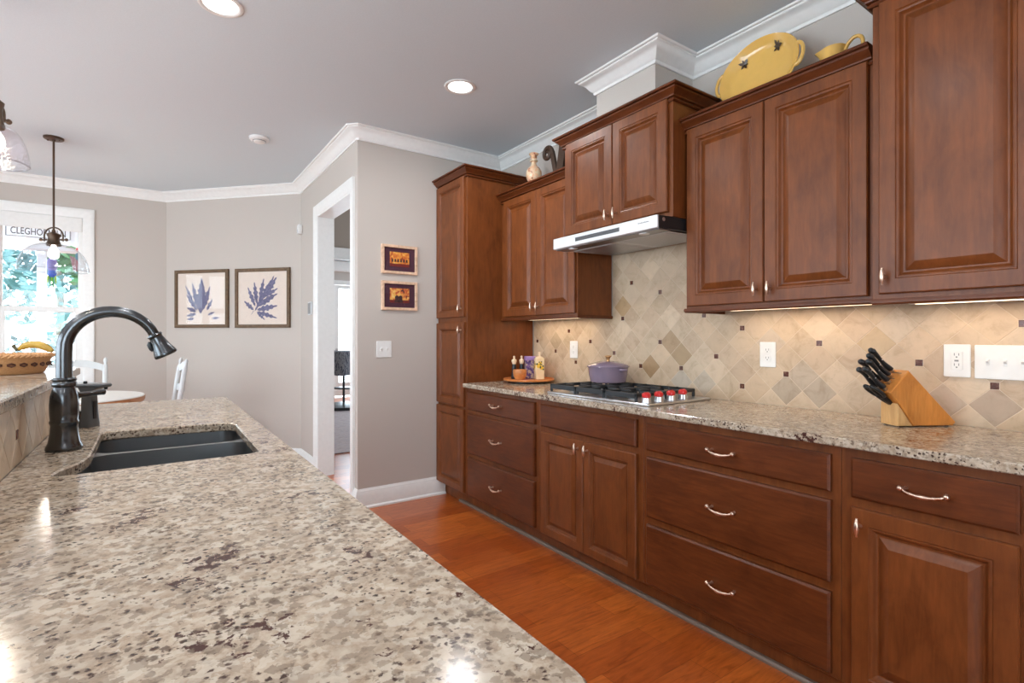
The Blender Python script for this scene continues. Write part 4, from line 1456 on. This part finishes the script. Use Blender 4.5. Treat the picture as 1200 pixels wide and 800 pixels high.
for k in range(26):
    a = 2*PI*k/26
    rx, ry = .1725, .2105
    p = Vector((rx*math.cos(a), ry*math.sin(a), .042))
    q = Vector((-rx*math.sin(a), ry*math.cos(a), 0)).normalized()
    for dz in (-.006, .006):
        m.tube([p-q*.014+Vector((0, 0, dz*.3)), p+Vector((0, 0, dz))*1.0+Vector((math.cos(a), math.sin(a), 0))*.003, p+q*.014+Vector((0, 0, dz*.3))], [.003, .0045, .003], 6, mi=1)
m.build('basket_wall', [M['basket'], M['basketd']], r, 40)
def banana(loc, rz, tilt_, label, sc):
    b = thing('banana', label, 'banana', loc, rz, 'bananas in the basket')
    b.scale = (sc, sc, sc)
    m = MB()
    pts, rad = [], []
    for k in range(15):
        t = -1+2*k/14
        pts.append((.088*t, 0, .030*(1-t*t)+tilt_*t))
        rad.append(.019*(1-.35*abs(t)**2.2) if abs(t) < .98 else .008)
    m.tube(pts, rad, 10)
    m.build('fruit', M['banana'], b, 30)
    m = MB()
    m.tube([(-.086, 0, .002-tilt_), (-.100, 0, -.002-tilt_), (-.118, 0, .018-tilt_)], [.011, .009, .010], 8)
    m.build('stem', M['stem'], b, 40)
banana((-.368, 2.703, 1.190), -.60, -.006, 'yellow banana at the right of the basket, lying highest against the rim', .74)
banana((-.430, 2.760, 1.130), -.95, .0, 'yellow banana lying deeper in the basket behind the topmost one', .85)
banana((-.530, 2.735, 1.132), 1.9, .0, 'banana at the left of the basket with its side showing over the rim', .85)

# ================================================================== PICTURES
def frame_mesh(m, u0, u1, v0, v1, wd, th, T):
    loops_panel_open(m, u0, u1, v0, v1, [(0, 0), (0, th-.003), (.003, th), (wd-.003, th), (wd, th-.004), (wd, 0)], T)
def loops_panel_open(mb, u0, u1, v0, v1, loops, T):
    R = [[T(u0+i, v0+i, w_), T(u1-i, v0+i, w_), T(u1-i, v1-i, w_), T(u0+i, v1-i, w_)] for i, w_ in loops]
    mb.rings(R, True, False, False)
def small_picture(label, x0, x1, z0, z1, art, seed):
    r = thing('framed_picture', label, 'picture', ((x0+x1)/2, YE, z0))
    W = r.location
    T = lambda u, v, w_: (u, YE-w_, v)
    m = MB()
    frame_mesh(m, x0, x1, z0, z1, .021, .020, T)
    m.build('frame', M['framep'], r, 30, W)
    m = MB().prism([(x0+.02, z0+.02), (x1-.02, z0+.02), (x1-.02, z1-.02), (x0+.02, z1-.02)], T, .002, .008)
    m.build('mat_board', M['matp'], r, 0, W)
    a0, a1, b0, b1 = x0+.066, x1-.066, z0+.056, z1-.052
    m = MB().prism([(a0, b0), (a1, b0), (a1, b1), (a0, b1)], T, .007, .009, 0)
    rnd = random.Random(seed)
    for k in range(6 if seed == 1 else 2):
        cu = a0+.02+(a1-a0-.04)*k/5 if seed == 1 else a0+.055+.03*k
        cv = b0+(.050 if seed == 1 else .038)
        s = .007 if seed == 1 else .016
        m.prism([(cu+s*math.cos(2*PI*i/10), cv+s*1.2*math.sin(2*PI*i/10)) for i in range(10)], T, .0085, .0094, 1)
        m.prism([(cu-s*1.3, cv-s*2.2), (cu+s*1.3, cv-s*2.2), (cu+s*.8, cv-s*.3), (cu-s*.8, cv-s*.3)], T, .0085, .0093, 1)
    m.prism([(a0, b0), (a1, b0), (a1, b0+.022), (a0, b0+.022)], T, .0085, .0092, 2)
    m.build('painted_scene', [art, M['skin'], mat('deep_red_paint', (.16, .012, .008), .6)], r, 0, W)
    MB().prism([(x0+.02, z0+.02), (x1-.02, z0+.02), (x1-.02, z1-.02), (x0+.02, z1-.02)], T, .012, .0135).build('glass', M['picglass'], r, 0, W)
small_picture('upper of two small plum-matted pictures, a row of diners at a long table', 1.407, 1.694, 1.719, 1.936, M['art1'], 1)
small_picture('lower of two small plum-matted pictures, a dark figure in a yellow kitchen', 1.407, 1.694, 1.446, 1.664, M['art2'], 2)

# botanical prints on the bay wall
UX = Vector((BA[0]-BB[0], BA[1]-BB[1], 0)).normalized()      # left to right in the photo
NB = Vector((bnx, bny, 0))
def TBAY(s0):
    return lambda u, v, w_: tuple(Vector((BB[0], BB[1], 0))+UX*(u+s0)+NB*w_+Vector((0, 0, v)))
def blade(m, base, ang_, L_, wd, T, lobes=5, h_=.0105):
    """a toothed leaf blade as a flat inked shape"""
    e = Vector((math.cos(ang_), math.sin(ang_)))
    n = Vector((-e.y, e.x))
    up, dn = [], []
    for k in range(lobes*2+1):
        t = k/(lobes*2)
        wv = wd*math.sin(PI*(t**.8))*(1.0 if k % 2 else .52)
        off = .10*L_/lobes if k % 2 else 0
        p = Vector(base)+e*(t*L_+off)
        up.append(tuple(p+n*wv))
        dn.append(tuple(p-n*wv))
    poly = up+dn[::-1][1:-1]
    tri = tessellate_polygon([[Vector((p[0], p[1], 0)) for p in poly]])
    m.add([T(p[0], p[1], h_) for p in poly], [tuple(t) for t in tri], 1)
def botanical(label, s0, s1, z0, z1, kind):
    T = TBAY(0)
    c = Vector(T((s0+s1)/2, z0, 0))
    r = thing('framed_print', label, 'picture', c)
    W = r.location
    m = MB()
    frame_mesh(m, s0, s1, z0, z1, .034, .024, T)
    m.build('frame', M['framew'], r, 30, W)
    m = MB()
    m.prism([(s0+.03, z0+.03), (s1-.03, z0+.03), (s1-.03, z1-.03), (s0+.03, z1-.03)], T, .002, .010, 0)
    w_, h_ = s1-s0, z1-z0
    pt = lambda a, b: (s0+w_*a, z0+h_*b)
    i = [0]
    def bl(a, b, deg, L_, wd, lobes=5):
        i[0] += 1
        blade(m, pt(a, b), math.radians(deg), L_*h_, wd*h_, T, lobes, .0103+.00012*i[0])
    if kind == 2:
        for a in ((.36, .28, 58, .70, .055, 8), (.50, .50, 52, .44, .075, 6), (.45, .46, 78, .38, .05, 5), (.40, .40, 98, .38, .05, 5), (.37, .36, 114, .36, .045, 5), (.34, .30, 140, .24, .045, 4),
                  (.42, .36, 30, .42, .055, 5), (.40, .30, 10, .40, .06, 5), (.40, .27, -16, .40, .045, 5), (.40, .26, -40, .2, .03, 4), (.55, .52, 30, .28, .04, 4), (.50, .44, 24, .32, .045, 4), (.62, .62, 70, .26, .04, 4)):
            bl(*a)
        bl(.35, .30, 235, .10, .006, 2)
    else:
        for a in ((.48, .24, 88, .62, .10, 7), (.45, .30, 106, .50, .06, 5), (.52, .30, 70, .44, .06, 5), (.42, .30, 128, .36, .05, 4), (.56, .34, 96, .50, .05, 5), (.36, .40, 118, .38, .035, 4), (.40, .28, 160, .2, .045, 3), (.40, .24, 190, .2, .04, 3), (.36, .16, 185, .14, .035, 3),
                  (.62, .22, 20, .14, .03, 3), (.70, .16, 5, .14, .03, 3), (.60, .30, 60, .22, .04, 3)):
            bl(*a)
    m.build('botanical_print', [M['paper'], M['ink']], r, 0, W, recalc=False)
    MB().prism([(s0+.03, z0+.03), (s1-.03, z0+.03), (s1-.03, z1-.03), (s0+.03, z1-.03)], T, .016, .0175).build('glass', M['picglass'], r, 0, W)
LB = bl
botanical('left of two walnut-framed blue seaweed prints, window glare on its glass', LB-1.467, LB-.822, 1.343, 1.943, 1)
botanical('right of two walnut-framed prints, one spreading blue-grey frond on cream', LB-.742, LB-.117, 1.340, 1.940, 2)
# motion sensor in the bay corner, little control box beside the doorway
r = thing('motion_sensor', 'small white motion sensor high up in the wall corner left of the doorway', 'sensor', (XD, BA[1]-.03, 2.27))
W = r.location
m = MB()
cxs, cys = XD-.022, BA[1]-.035
R_ = []
for z, s in ((2.255, .5), (2.262, .9), (2.30, 1.05), (2.34, 1.0), (2.350, .75)):
    R_.append([(cxs+p[0]*s, cys+p[1]*s, z) for p in round_rect(-.022, .022, -.028, .028, .012, 4)])
m.rings(R_)
m.build('sensor_housing', M['white'], r, 40, W)
MB().box(XD-.046, XD-.042, cys-.014, cys+.014, 2.275, 2.305, .002).build('sensor_lens', M['offwhite'], r, 30, W)
r = thing('wall_control', 'small grey control box on the strip of wall left of the doorway', 'wall control', (XD, 4.96, 1.50))
W = r.location
MB().box(XD-.020, XD, 4.955, 5.06, 1.452, 1.572, .003).build('back_box', M['offwhite'], r, 30, W)
MB().box(XD-.024, XD-.018, 4.965, 5.045, 1.462, 1.562, .002).build('grey_cover', M['grey'], r, 30, W)

# ================================================================== CEILING FITTINGS
def downlight(x, y, label, group=None):
    r = thing('recessed_light', label, 'ceiling light', (x, y, H), 0, group)
    W = r.location
    m = MB().lathe([(.095, H), (.094, H-.004), (.084, H-.007), (.076, H-.005), (.070, H-.001)], (x, y, 0), 40, cap0=False, cap1=False)
    m.build('trim_ring', M['white'], r, 40, W)
    MB().lathe([(.072, H-.002), (.05, H-.0042), (0, H-.0045)], (x, y, 0), 36, cap0=False, cap1=False).build('lens', M['lens'], r, 40, W)
    area_disk((x, y, H-.012), CEIL_W, .12, (.98, .985, 1))
downlight(.263, 2.687, 'lit white recessed ceiling light at the top edge of the photo')
downlight(1.541, 2.745, 'lit white recessed ceiling light above the aisle between vent box and island')
for x, y in ((.263, 1.05), (-1.6, 1.05), (-1.6, 2.7), (.263, -1.0), (-1.6, -1.0)):
    downlight(x, y, 'white recessed ceiling light out of the frame, behind the camera or above the bar', 'recessed lights out of view')
r = thing('smoke_detector', 'white smoke detector on the ceiling between the window and the doorway corner', 'smoke detector', (.68, 4.31, H))
W = r.location
MB().lathe([(.070, H), (.070, H-.014), (.064, H-.020), (.045, H-.024), (.040, H-.034), (.030, H-.038), (0, H-.038)], (.68, 4.31, 0), 36).build('housing', M['white'], r, 40, W)
MB().lathe([(.0462, H-.0242), (.0455, H-.030)], (.68, 4.31, 0), 36, cap0=False, cap1=False).build('vent_band', M['grey'], r, 40, W)

def pendant(name_label, x, y, zrim, dia, hd_, cap_h, glass, power, rot=0.0, cap_s=1.0):
    """bronze dome pendant: canopy, rod, yoke with side screws, socket cap, glass dome, bulb"""
    r = thing('pendant_light', name_label, 'pendant light', (x, y, H), rot)
    MB().lathe([(.062, 0), (.062, -.010), (.056, -.016), (.012, -.017), (.010, -.03)], (0, 0, 0), 32).build('canopy', M['bronze'], r, 40)
    k = MB()
    for s in (-1, 1):
        k.lathe([(.005, -.016), (.005, -.022), (.003, -.024)], (s*.042, 0, 0), 8)
    k.build('canopy_screw', M['bronze'], r, 40)
    zr = zrim-H
    R = dia/2
    ztop = zr+hd_                      # top of dome
    sc = dia/.35*cap_s
    zc = ztop+cap_h
    m = MB()
    m.tube([(0, 0, -.016), (0, 0, (zc+.02))], .007, 12)
    m.build('rod', M['bronze'], r, 40)
    m = MB()
    c = cap_h
    m.lathe([(.055*sc, ztop-.012), (.060*sc, ztop-.004), (.046*sc, ztop+c*.22), (.043*sc, ztop+c*.55), (.052*sc, ztop+c*.75), (.055*sc, ztop+c*.85), (.030*sc, ztop+c*.96), (.014, zc), (.010, zc+.02), (0, zc+.02)], (0, 0, 0), 28, cap0=False)
    m.build('socket_cap', M['bronze'], r, 40)
    m = MB()
    hw = .085*sc
    zs = ztop+c*.38
    pts = [(-hw, 0, zs-.012), (-hw, 0, zs)]
    for i in range(13):
        a = PI-PI*i/12
        pts.append((hw*math.cos(a), 0, zs+.035*sc+(hw*.95)*math.sin(a)))
    pts += [(hw, 0, zs), (hw, 0, zs-.012)]
    m.tube(pts, .0055, 8)
    for s in (-1, 1):
        m.tube([(s*.04*sc, 0, zs), (s*(hw+.022), 0, zs)], .0055, 8)
        m.sphere((s*(hw+.024), 0, zs), .012, 12, 8)
        m.sphere((s*(hw-.012), 0, zs), .008, 10, 6)
    m.build('yoke', M['bronze'], r, 50)
    m = MB()
    prof = []
    for i in range(15):
        a = PI/2*i/14
        prof.append((.05*sc+(R-.05*sc)*math.sin(a)**.9, zr+hd_*math.cos(a)**1.05 if i < 14 else zr))
    m.lathe(prof, (0, 0, 0), 48, cap0=False, cap1=False)
    g = m.build('glass_dome', glass, r, 60)
    m = MB()
    m.lathe([(R-.0015, zr-.0035), (R+.0025, zr), (R-.0015, zr+.0035), (R-.004, zr), (R-.0015, zr-.0035)], (0, 0, 0), 48, cap0=False, cap1=False)
    m.build('dome_rim', M['dome'], g, 60)
    m = MB()
    zb = ztop-.02
    m.lathe([(.013, zb+.02), (.014, zb), (.030, zb-.030), (.034, zb-.055), (.026, zb-.082), (.010, zb-.092), (0, zb-.093)], (0, 0, 0), 20)
    m.build('bulb', M['bulb'], r, 50)
    l = bpy.data.lights.new('bulb_light', 'POINT')
    l.energy = power
    l.color = (1, .88, .72)
    l.shadow_soft_size = .03
    lo = bpy.data.objects.new('bulb_light', l)
    COL.objects.link(lo)
    lo.location = (x, y, H+zb-.125)
    return r
pendant('bronze dome pendant with clear glass hanging in front of the breakfast window', -.604, 5.189, 1.748, .425, .20, .088, M['dome'], 12, -.55, .66)
pendant('bronze pendant with seeded glass shade cut by the left edge of the photo', -.5445, 3.046, 1.98, .225, .160, .115, M['seed'], 5, 1.1, .9)
pendant('bronze pendant with seeded glass hanging over the near part of the bar', -.5445, 1.55, 1.98, .225, .160, .115, M['seed'], 5, 1.1, .9)

# under cabinet light bars
for x, y0, y1, z, label in ((2.36, 2.52, 3.16, 1.3785, 'slim warm light bar fixed under the wall cabinet beside the pantry'),
                            (2.36, .86, 1.50, 1.3785, 'slim warm light bar fixed under the wide platter cabinet'),
                            (2.36, .36, .75, 1.3715, 'slim warm light bar fixed under the tall wall cabinet at right')):
    r = thing('light_bar', label, 'under-cabinet light', (x, (y0+y1)/2, z))
    W = r.location
    MB().box(x-.02, x+.02, y0, y1, z-.007, z, .002).build('housing', M['white'], r, 30, W)
    MB().box(x-.014, x+.014, y0+.02, y1-.02, z-.0085, z-.0065, .0005).build('lens', M['ucl'], r, 30, W)
    d = bpy.data.lights.new('bar_light', 'AREA')
    d.shape = 'RECTANGLE'
    d.size, d.size_y = y1-y0-.05, .02
    d.energy = UNDER_W*(y1-y0)/.6
    d.color = (1, .74, .48)
    o = bpy.data.objects.new('bar_light', d)
    COL.objects.link(o)
    o.location = (x, (y0+y1)/2, z-.0095)
    o.rotation_euler = (0, 0, PI/2)

# ================================================================== BREAKFAST TABLE AND CHAIRS
r = thing('round_table', 'round white breakfast table with orange wood edge under the dome pendant', 'table', (-.60, 5.20, 0))
r.scale = (1, 1, 1.036)
MB().lathe([(.545, .700), (.558, .706), (.566, .720), (.566, .744), (0, .744)], (0, 0, 0), 64).build('table_edge', M['tablee'], r, 40)
MB().lathe([(.560, .744), (.563, .748), (.558, .754), (0, .754)], (0, 0, 0), 64).build('tabletop', M['tablew'], r, 40)
MB().lathe([(.06, .06), (.07, .12), (.045, .2), (.05, .35), (.075, .5), (.05, .6), (.06, .66), (.16, .725), (0, .725)], (0, 0, 0), 32).build('pedestal', M['offwhite'], r, 40)
for k in range(4):
    a = PI/4+k*PI/2
    m = MB()
    pts = [(.04*math.cos(a), .04*math.sin(a), .16), (.18*math.cos(a), .18*math.sin(a), .13), (.32*math.cos(a), .32*math.sin(a), .05), (.40*math.cos(a), .40*math.sin(a), .026)]
    m.tube(smooth_path(pts), [.035-.0008*i for i in range(16)], 10)
    m.build('leg', M['offwhite'], r, 40)

def make_chair(label, loc, rz):
    """ladder back chair facing local +Y; back at -Y"""
    t = thing('ladderback_chair', label, 'chair', loc, rz, 'white painted chairs round the breakfast table')
    m = MB()
    R_ = []
    for z, s in ((.435, .97), (.440, 1), (.460, 1), (.466, .97)):
        R_.append([(x*s, y*s, z) for x, y in [(-.19, -.19), (.19, -.19), (.215, .19), (.15, .215), (-.15, .215), (-.215, .19)]])
    m.rings(R_)
    m.build('seat', M['offwhite'], t, 30)
    for s in (-1, 1):
        m = MB()
        m.lathe([(.014, 0), (.018, .05), (.021, .2), (.019, .3), (.023, .36), (.020, .437)], (s*.175, .165, 0), 14)
        m.build('front_leg', M['offwhite'], t, 40)
        m = MB()
        pts = [(s*.185, -.185, 0), (s*.185, -.18, .2), (s*.185, -.18, .44), (s*.190, -.205, .70), (s*.195, -.245, .98), (s*.195, -.248, .998), (s*.195, -.250, 1.012), (s*.195, -.252, 1.024), (s*.195, -.255, 1.040), (s*.195, -.257, 1.054), (s*.195, -.258, 1.062)]
        m.tube(pts, [.015, .019, .021, .020, .019, .013, .010, .014, .015, .010, .004], 14)
        m.build('back_post', M['offwhite'], t, 40)
        m = MB()
        m.tube([(s*.18, -.17, .2), (s*.176, .16, .2)], .010, 10)
        m.tube([(s*.18, -.17, .31), (s*.176, .16, .31)], .010, 10)
        m.build('side_stretcher', M['offwhite'], t, 40)
    for zc, hh, arch in ((.965, .030, .045), (.80, .028, .02), (.64, .026, .015)):
        m = MB()
        R_ = []
        lean = -.18-.065*max(0, (zc-.44)/.54)
        for k in range(13):
            u = -1+2*k/12
            x = .187*u
            y = lean-.035*(1-u*u)
            zz = zc+arch*(1-u*u)
            R_.append([(x, y-.007, zz-hh), (x, y+.007, zz-hh), (x, y+.007, zz+hh), (x, y-.007, zz+hh)])
        m.rings(R_)
        m.build('ladder_rail', M['offwhite'], t, 40)
    m = MB()
    m.tube([(-.17, .165, .25), (.17, .165, .25)], .010, 10)
    m.build('front_stretcher', M['offwhite'], t, 40)
    return t
ch = make_chair('white ladder-back chair standing on the window side of the round table', (-.53, 5.68, 0), PI)
c2 = copy_tree(ch)
c2.location = (-.02, 5.26, 0)
c2.rotation_euler = (0, 0, PI/2+.06)
c2['label'] = 'white ladder-back chair seen edge-on at the right side of the round table'

# ================================================================== LIVING ROOM SEEN THROUGH THE DOORWAY
r = MB().box(1.55, 4.6, 5.58, 9.3, .002, .014, .004)
tag(r.build('area_rug', M['rug']), 'grey mauve area rug on the living room floor beyond the doorway', 'rug')
r = thing('pub_table', 'high table with black iron base under a patterned cloth, seen through the doorway', 'table', (2.86, 9.12, .0145))
m = MB()
m.lathe([(.02, .0), (.02, .99)], (-.085, -.05, 0), 14)
m.build('iron_post', M['black'], r, 40)
MB().lathe([(.42, 0), (.42, .05), (.30, .075), (.05, .11), (0, .11)], (-.05, 0, 0), 32).build('iron_base', M['black'], r, 40)
m = MB()
m.lathe([(.21, .34), (.22, .345), (.22, .355), (.21, .36), (0, .36)], (-.05, 0, 0), 28)
m.build('iron_shelf', M['black'], r, 40)
MB().lathe([(.44, .965), (.45, .97), (.45, .99), (0, .99)], (-.05, 0, 0), 36).build('tabletop', M['tablee'], r, 40)
m = MB()
R_ = []
for z, s in ((.996, .05), (.996, .455), (.985, .464), (.80, .475), (.61, .482)):
    R_.append([(-.05+s*(1+(.035*math.sin(k*9*2*PI/120) if z < .97 else 0))*math.cos(2*PI*k/120), s*(1+(.035*math.sin(k*9*2*PI/120) if z < .97 else 0))*math.sin(2*PI*k/120), z+(.02*math.sin(k*4*2*PI/120) if z < .7 else 0)) for k in range(120)])
m.rings(R_, True, True, False)
o = m.build('tablecloth', M['cloth'], None, 50, (0, 0, 0))
o.location = r.location
tag(o, 'grey and black patterned cloth draped over the high table beyond the doorway', 'tablecloth')

# ================================================================== OUTSIDE THE BREAKFAST WINDOW
struct('ground_lawn', MB().box(-14, 1.2, YW+.125, 26, -.36, -.30), M['lawn'])
struct('porch_deck', MB().box(-6, .9, YW+.125, 8.75, -.14, -.02), M['deck'])
struct('porch_beam', MB().box(-6, .9, 8.42, 8.60, 2.31, 2.95, .01), M['signw'])
struct('porch_ceiling', MB().box(-6, .9, YW+.125, 8.8, 2.95, 3.0), M['signw'])
r = thing('porch_post', 'square white porch post outside the breakfast window', 'post', (-1.10, 8.51, -.02))
W = r.location
MB().box(-1.142, -1.06, 8.46, 8.56, -.02, 2.309, .004).build('shaft', M['signw'], r, 30, W)
MB().box(-1.165, -1.037, 8.44, 8.58, -.02, .12, .006).build('plinth', M['signw'], r, 30, W)
MB().box(-1.155, -1.047, 8.45, 8.57, 2.24, 2.309, .006).build('capital', M['signw'], r, 30, W)
r = thing('name_sign', 'long white sign with black border and lettering CLEGHORN LN on the porch beam', 'sign', (-1.115, 8.41, 2.44))
W = r.location
MB().box(-1.415, -.815, 8.405, 8.419, 2.447, 2.590, .003).build('board', M['signw'], r, 0, W)
m = MB()
loops = lambda i0, i1: None
for a in ((-1.41, -.82, 2.452, 2.457), (-1.41, -.82, 2.580, 2.585), (-1.41, -1.403, 2.452, 2.585), (-.827, -.82, 2.452, 2.585)):
    m.box(a[0], a[1], 8.402, 8.4055, a[2], a[3])
m.build('border', M['signb'], r, 0, W)
cu = bpy.data.curves.new('sign_text', 'FONT')
cu.body = 'CLEGHORN LN'
cu.size = .092
cu.extrude = .0015
cu.align_x, cu.align_y = 'CENTER', 'CENTER'
to = bpy.data.objects.new('sign_text', cu)
COL.objects.link(to)
bpy.context.view_layer.update()
me = bpy.data.meshes.new_from_object(to.evaluated_get(bpy.context.evaluated_depsgraph_get()))
bpy.data.objects.remove(to)
xs = [v.co.x for v in me.vertices]
wd = max(xs)-min(xs)
for v in me.vertices:
    v.co = Vector((v.co.x*.50/wd, -v.co.z, v.co.y*1.25))
lt = bpy.data.objects.new('lettering', me)
me.materials.clear()
me.materials.append(M['signb'])
COL.objects.link(lt)
lt.parent = r
lt.location = (0, -.0065, .076)
# hanging ornaments behind the glass
r = thing('parrot_ornament', 'blue and green parrot ornament hanging outside below the dome pendant', 'ornament', (-.827, 7.0, 2.2))
W = r.location
MB().sphere((-.827, 7.0, 1.985), .055, 16, 12, .8, .8, 1.5).build('body', mat('violet_glass', (.25, .22, .55), .25), r, 40, W)
MB().sphere((-.827, 6.995, 1.895), .045, 16, 12, .8, .7, 1.1).build('breast', M['blue'], r, 40, W)
for k, (dx, mt, z1) in enumerate(((-.030, 'lime', 1.79), (-.012, 'green', 1.75), (.010, 'green', 1.735), (.028, 'lime', 1.785), (0, 'lime', 1.80))):
    m = MB()
    m.tube([(-.827+dx*.7, 7.0, 1.90), (-.827+dx, 6.99, 1.85), (-.827+dx*1.1, 6.99, z1+.02), (-.827+dx*1.1, 6.99, z1)], [.012, .016, .011, .002], 8, flat=(1, .5))
    m.build('tail_feather', M[mt], r, 40, W)
MB().tube([(-.827, 7.0, 2.06), (-.827, 7.0, 2.949)], .002, 6).build('cord', M['grey'], r, 40, W)
r = thing('pennant_ornament', 'striped pennant ornament with red ball hanging at the right of the window', 'ornament', (-.62, 7.0, 2.2))
W = r.location
MB().sphere((-.622, 7.0, 2.155), .022, 14, 10).build('ball', M['red'], r, 40, W)
m = MB()
m.tube([(-.64, 7.0, 2.17), (-.68, 7.0, 2.182), (-.72, 7.0, 2.172)], [.006, .012, .003], 8)
m.build('leaf', M['green'], r, 40, W)
MB().sphere((-.625, 7.0, 2.085), .026, 12, 8, .8, .8, 1.6).build('body', mat('teal_paint', (.03, .18, .25), .4), r, 40, W)
m = MB()
T = lambda u, v, w_: (u, 7.0+w_, v)
m.prism([(-.69, 2.09), (-.635, 2.07), (-.575, 1.935), (-.66, 1.935)], T, -.006, .006, b=.002)
m.build('pennant', M['pennant'], r, 0, W)
MB().tube([(-.622, 7.0, 2.175), (-.622, 7.0, 2.949)], .002, 6).build('cord', M['grey'], r, 40, W)
# trees and shrubs
def tree(label, x, y, h_, rad, m_, n, seed, name='tree', trunk=True, leaf=.16):
    rnd = random.Random(seed)
    r = thing(name, label, 'tree' if name == 'tree' else 'shrub', (x, y, -.30))
    if trunk:
        MB().tube([(0, 0, 0), (.05, .02, h_*.35), (-.04, .05, h_*.7)], [.14, .11, .05], 10).build('trunk', M['bark'], r, 40)
    mb = MB()
    clumps = [(rnd.uniform(-.6, .6)*rad, rnd.uniform(-.6, .6)*rad, h_*(rnd.uniform(.35, .95) if trunk else rnd.uniform(.2, .8)), rnd.uniform(.35, .6)*rad) for _ in range(12)]
    for i in range(n):
        cx, cy, cz, cr = rnd.choice(clumps)
        d = Vector((rnd.gauss(0, 1), rnd.gauss(0, 1), rnd.gauss(0, 1))).normalized()*cr*rnd.uniform(.6, 1)
        p = Vector((cx, cy, cz))+d
        if p.z < .05: continue
        a = Vector((rnd.gauss(0, 1), rnd.gauss(0, 1), rnd.gauss(0, .6))).normalized()
        b = a.cross(Vector((rnd.gauss(0, 1), rnd.gauss(0, 1), rnd.gauss(0, 1)))).normalized()
        s = leaf*rnd.uniform(.6, 1.2)
        mb.add([tuple(p-a*s), tuple(p+b*s*.45), tuple(p+a*s), tuple(p-b*s*.45)], [(0, 1, 2, 3)])
    mb.build('foliage', m_, r, 0, recalc=False, merge=False)
tree('tall blue-green tree seen through the left half of the breakfast window', -4.4, 16.5, 6.5, 2.2, M['leafb'], 2600, 1)
tree('bright green tree seen through the right half of the breakfast window', -.3, 13.6, 5.5, 1.6, M['leaf'], 2600, 2)
tree('distant pale tree farther back behind the porch post', -2.6, 23.5, 8.0, 3.0, M['leafb'], 2600, 3, leaf=.24)
tree('low shrub growing behind the porch below the green tree', -1.9, 11.0, 1.6, .8, M['leafb'], 1500, 4, 'shrub', False, .10)
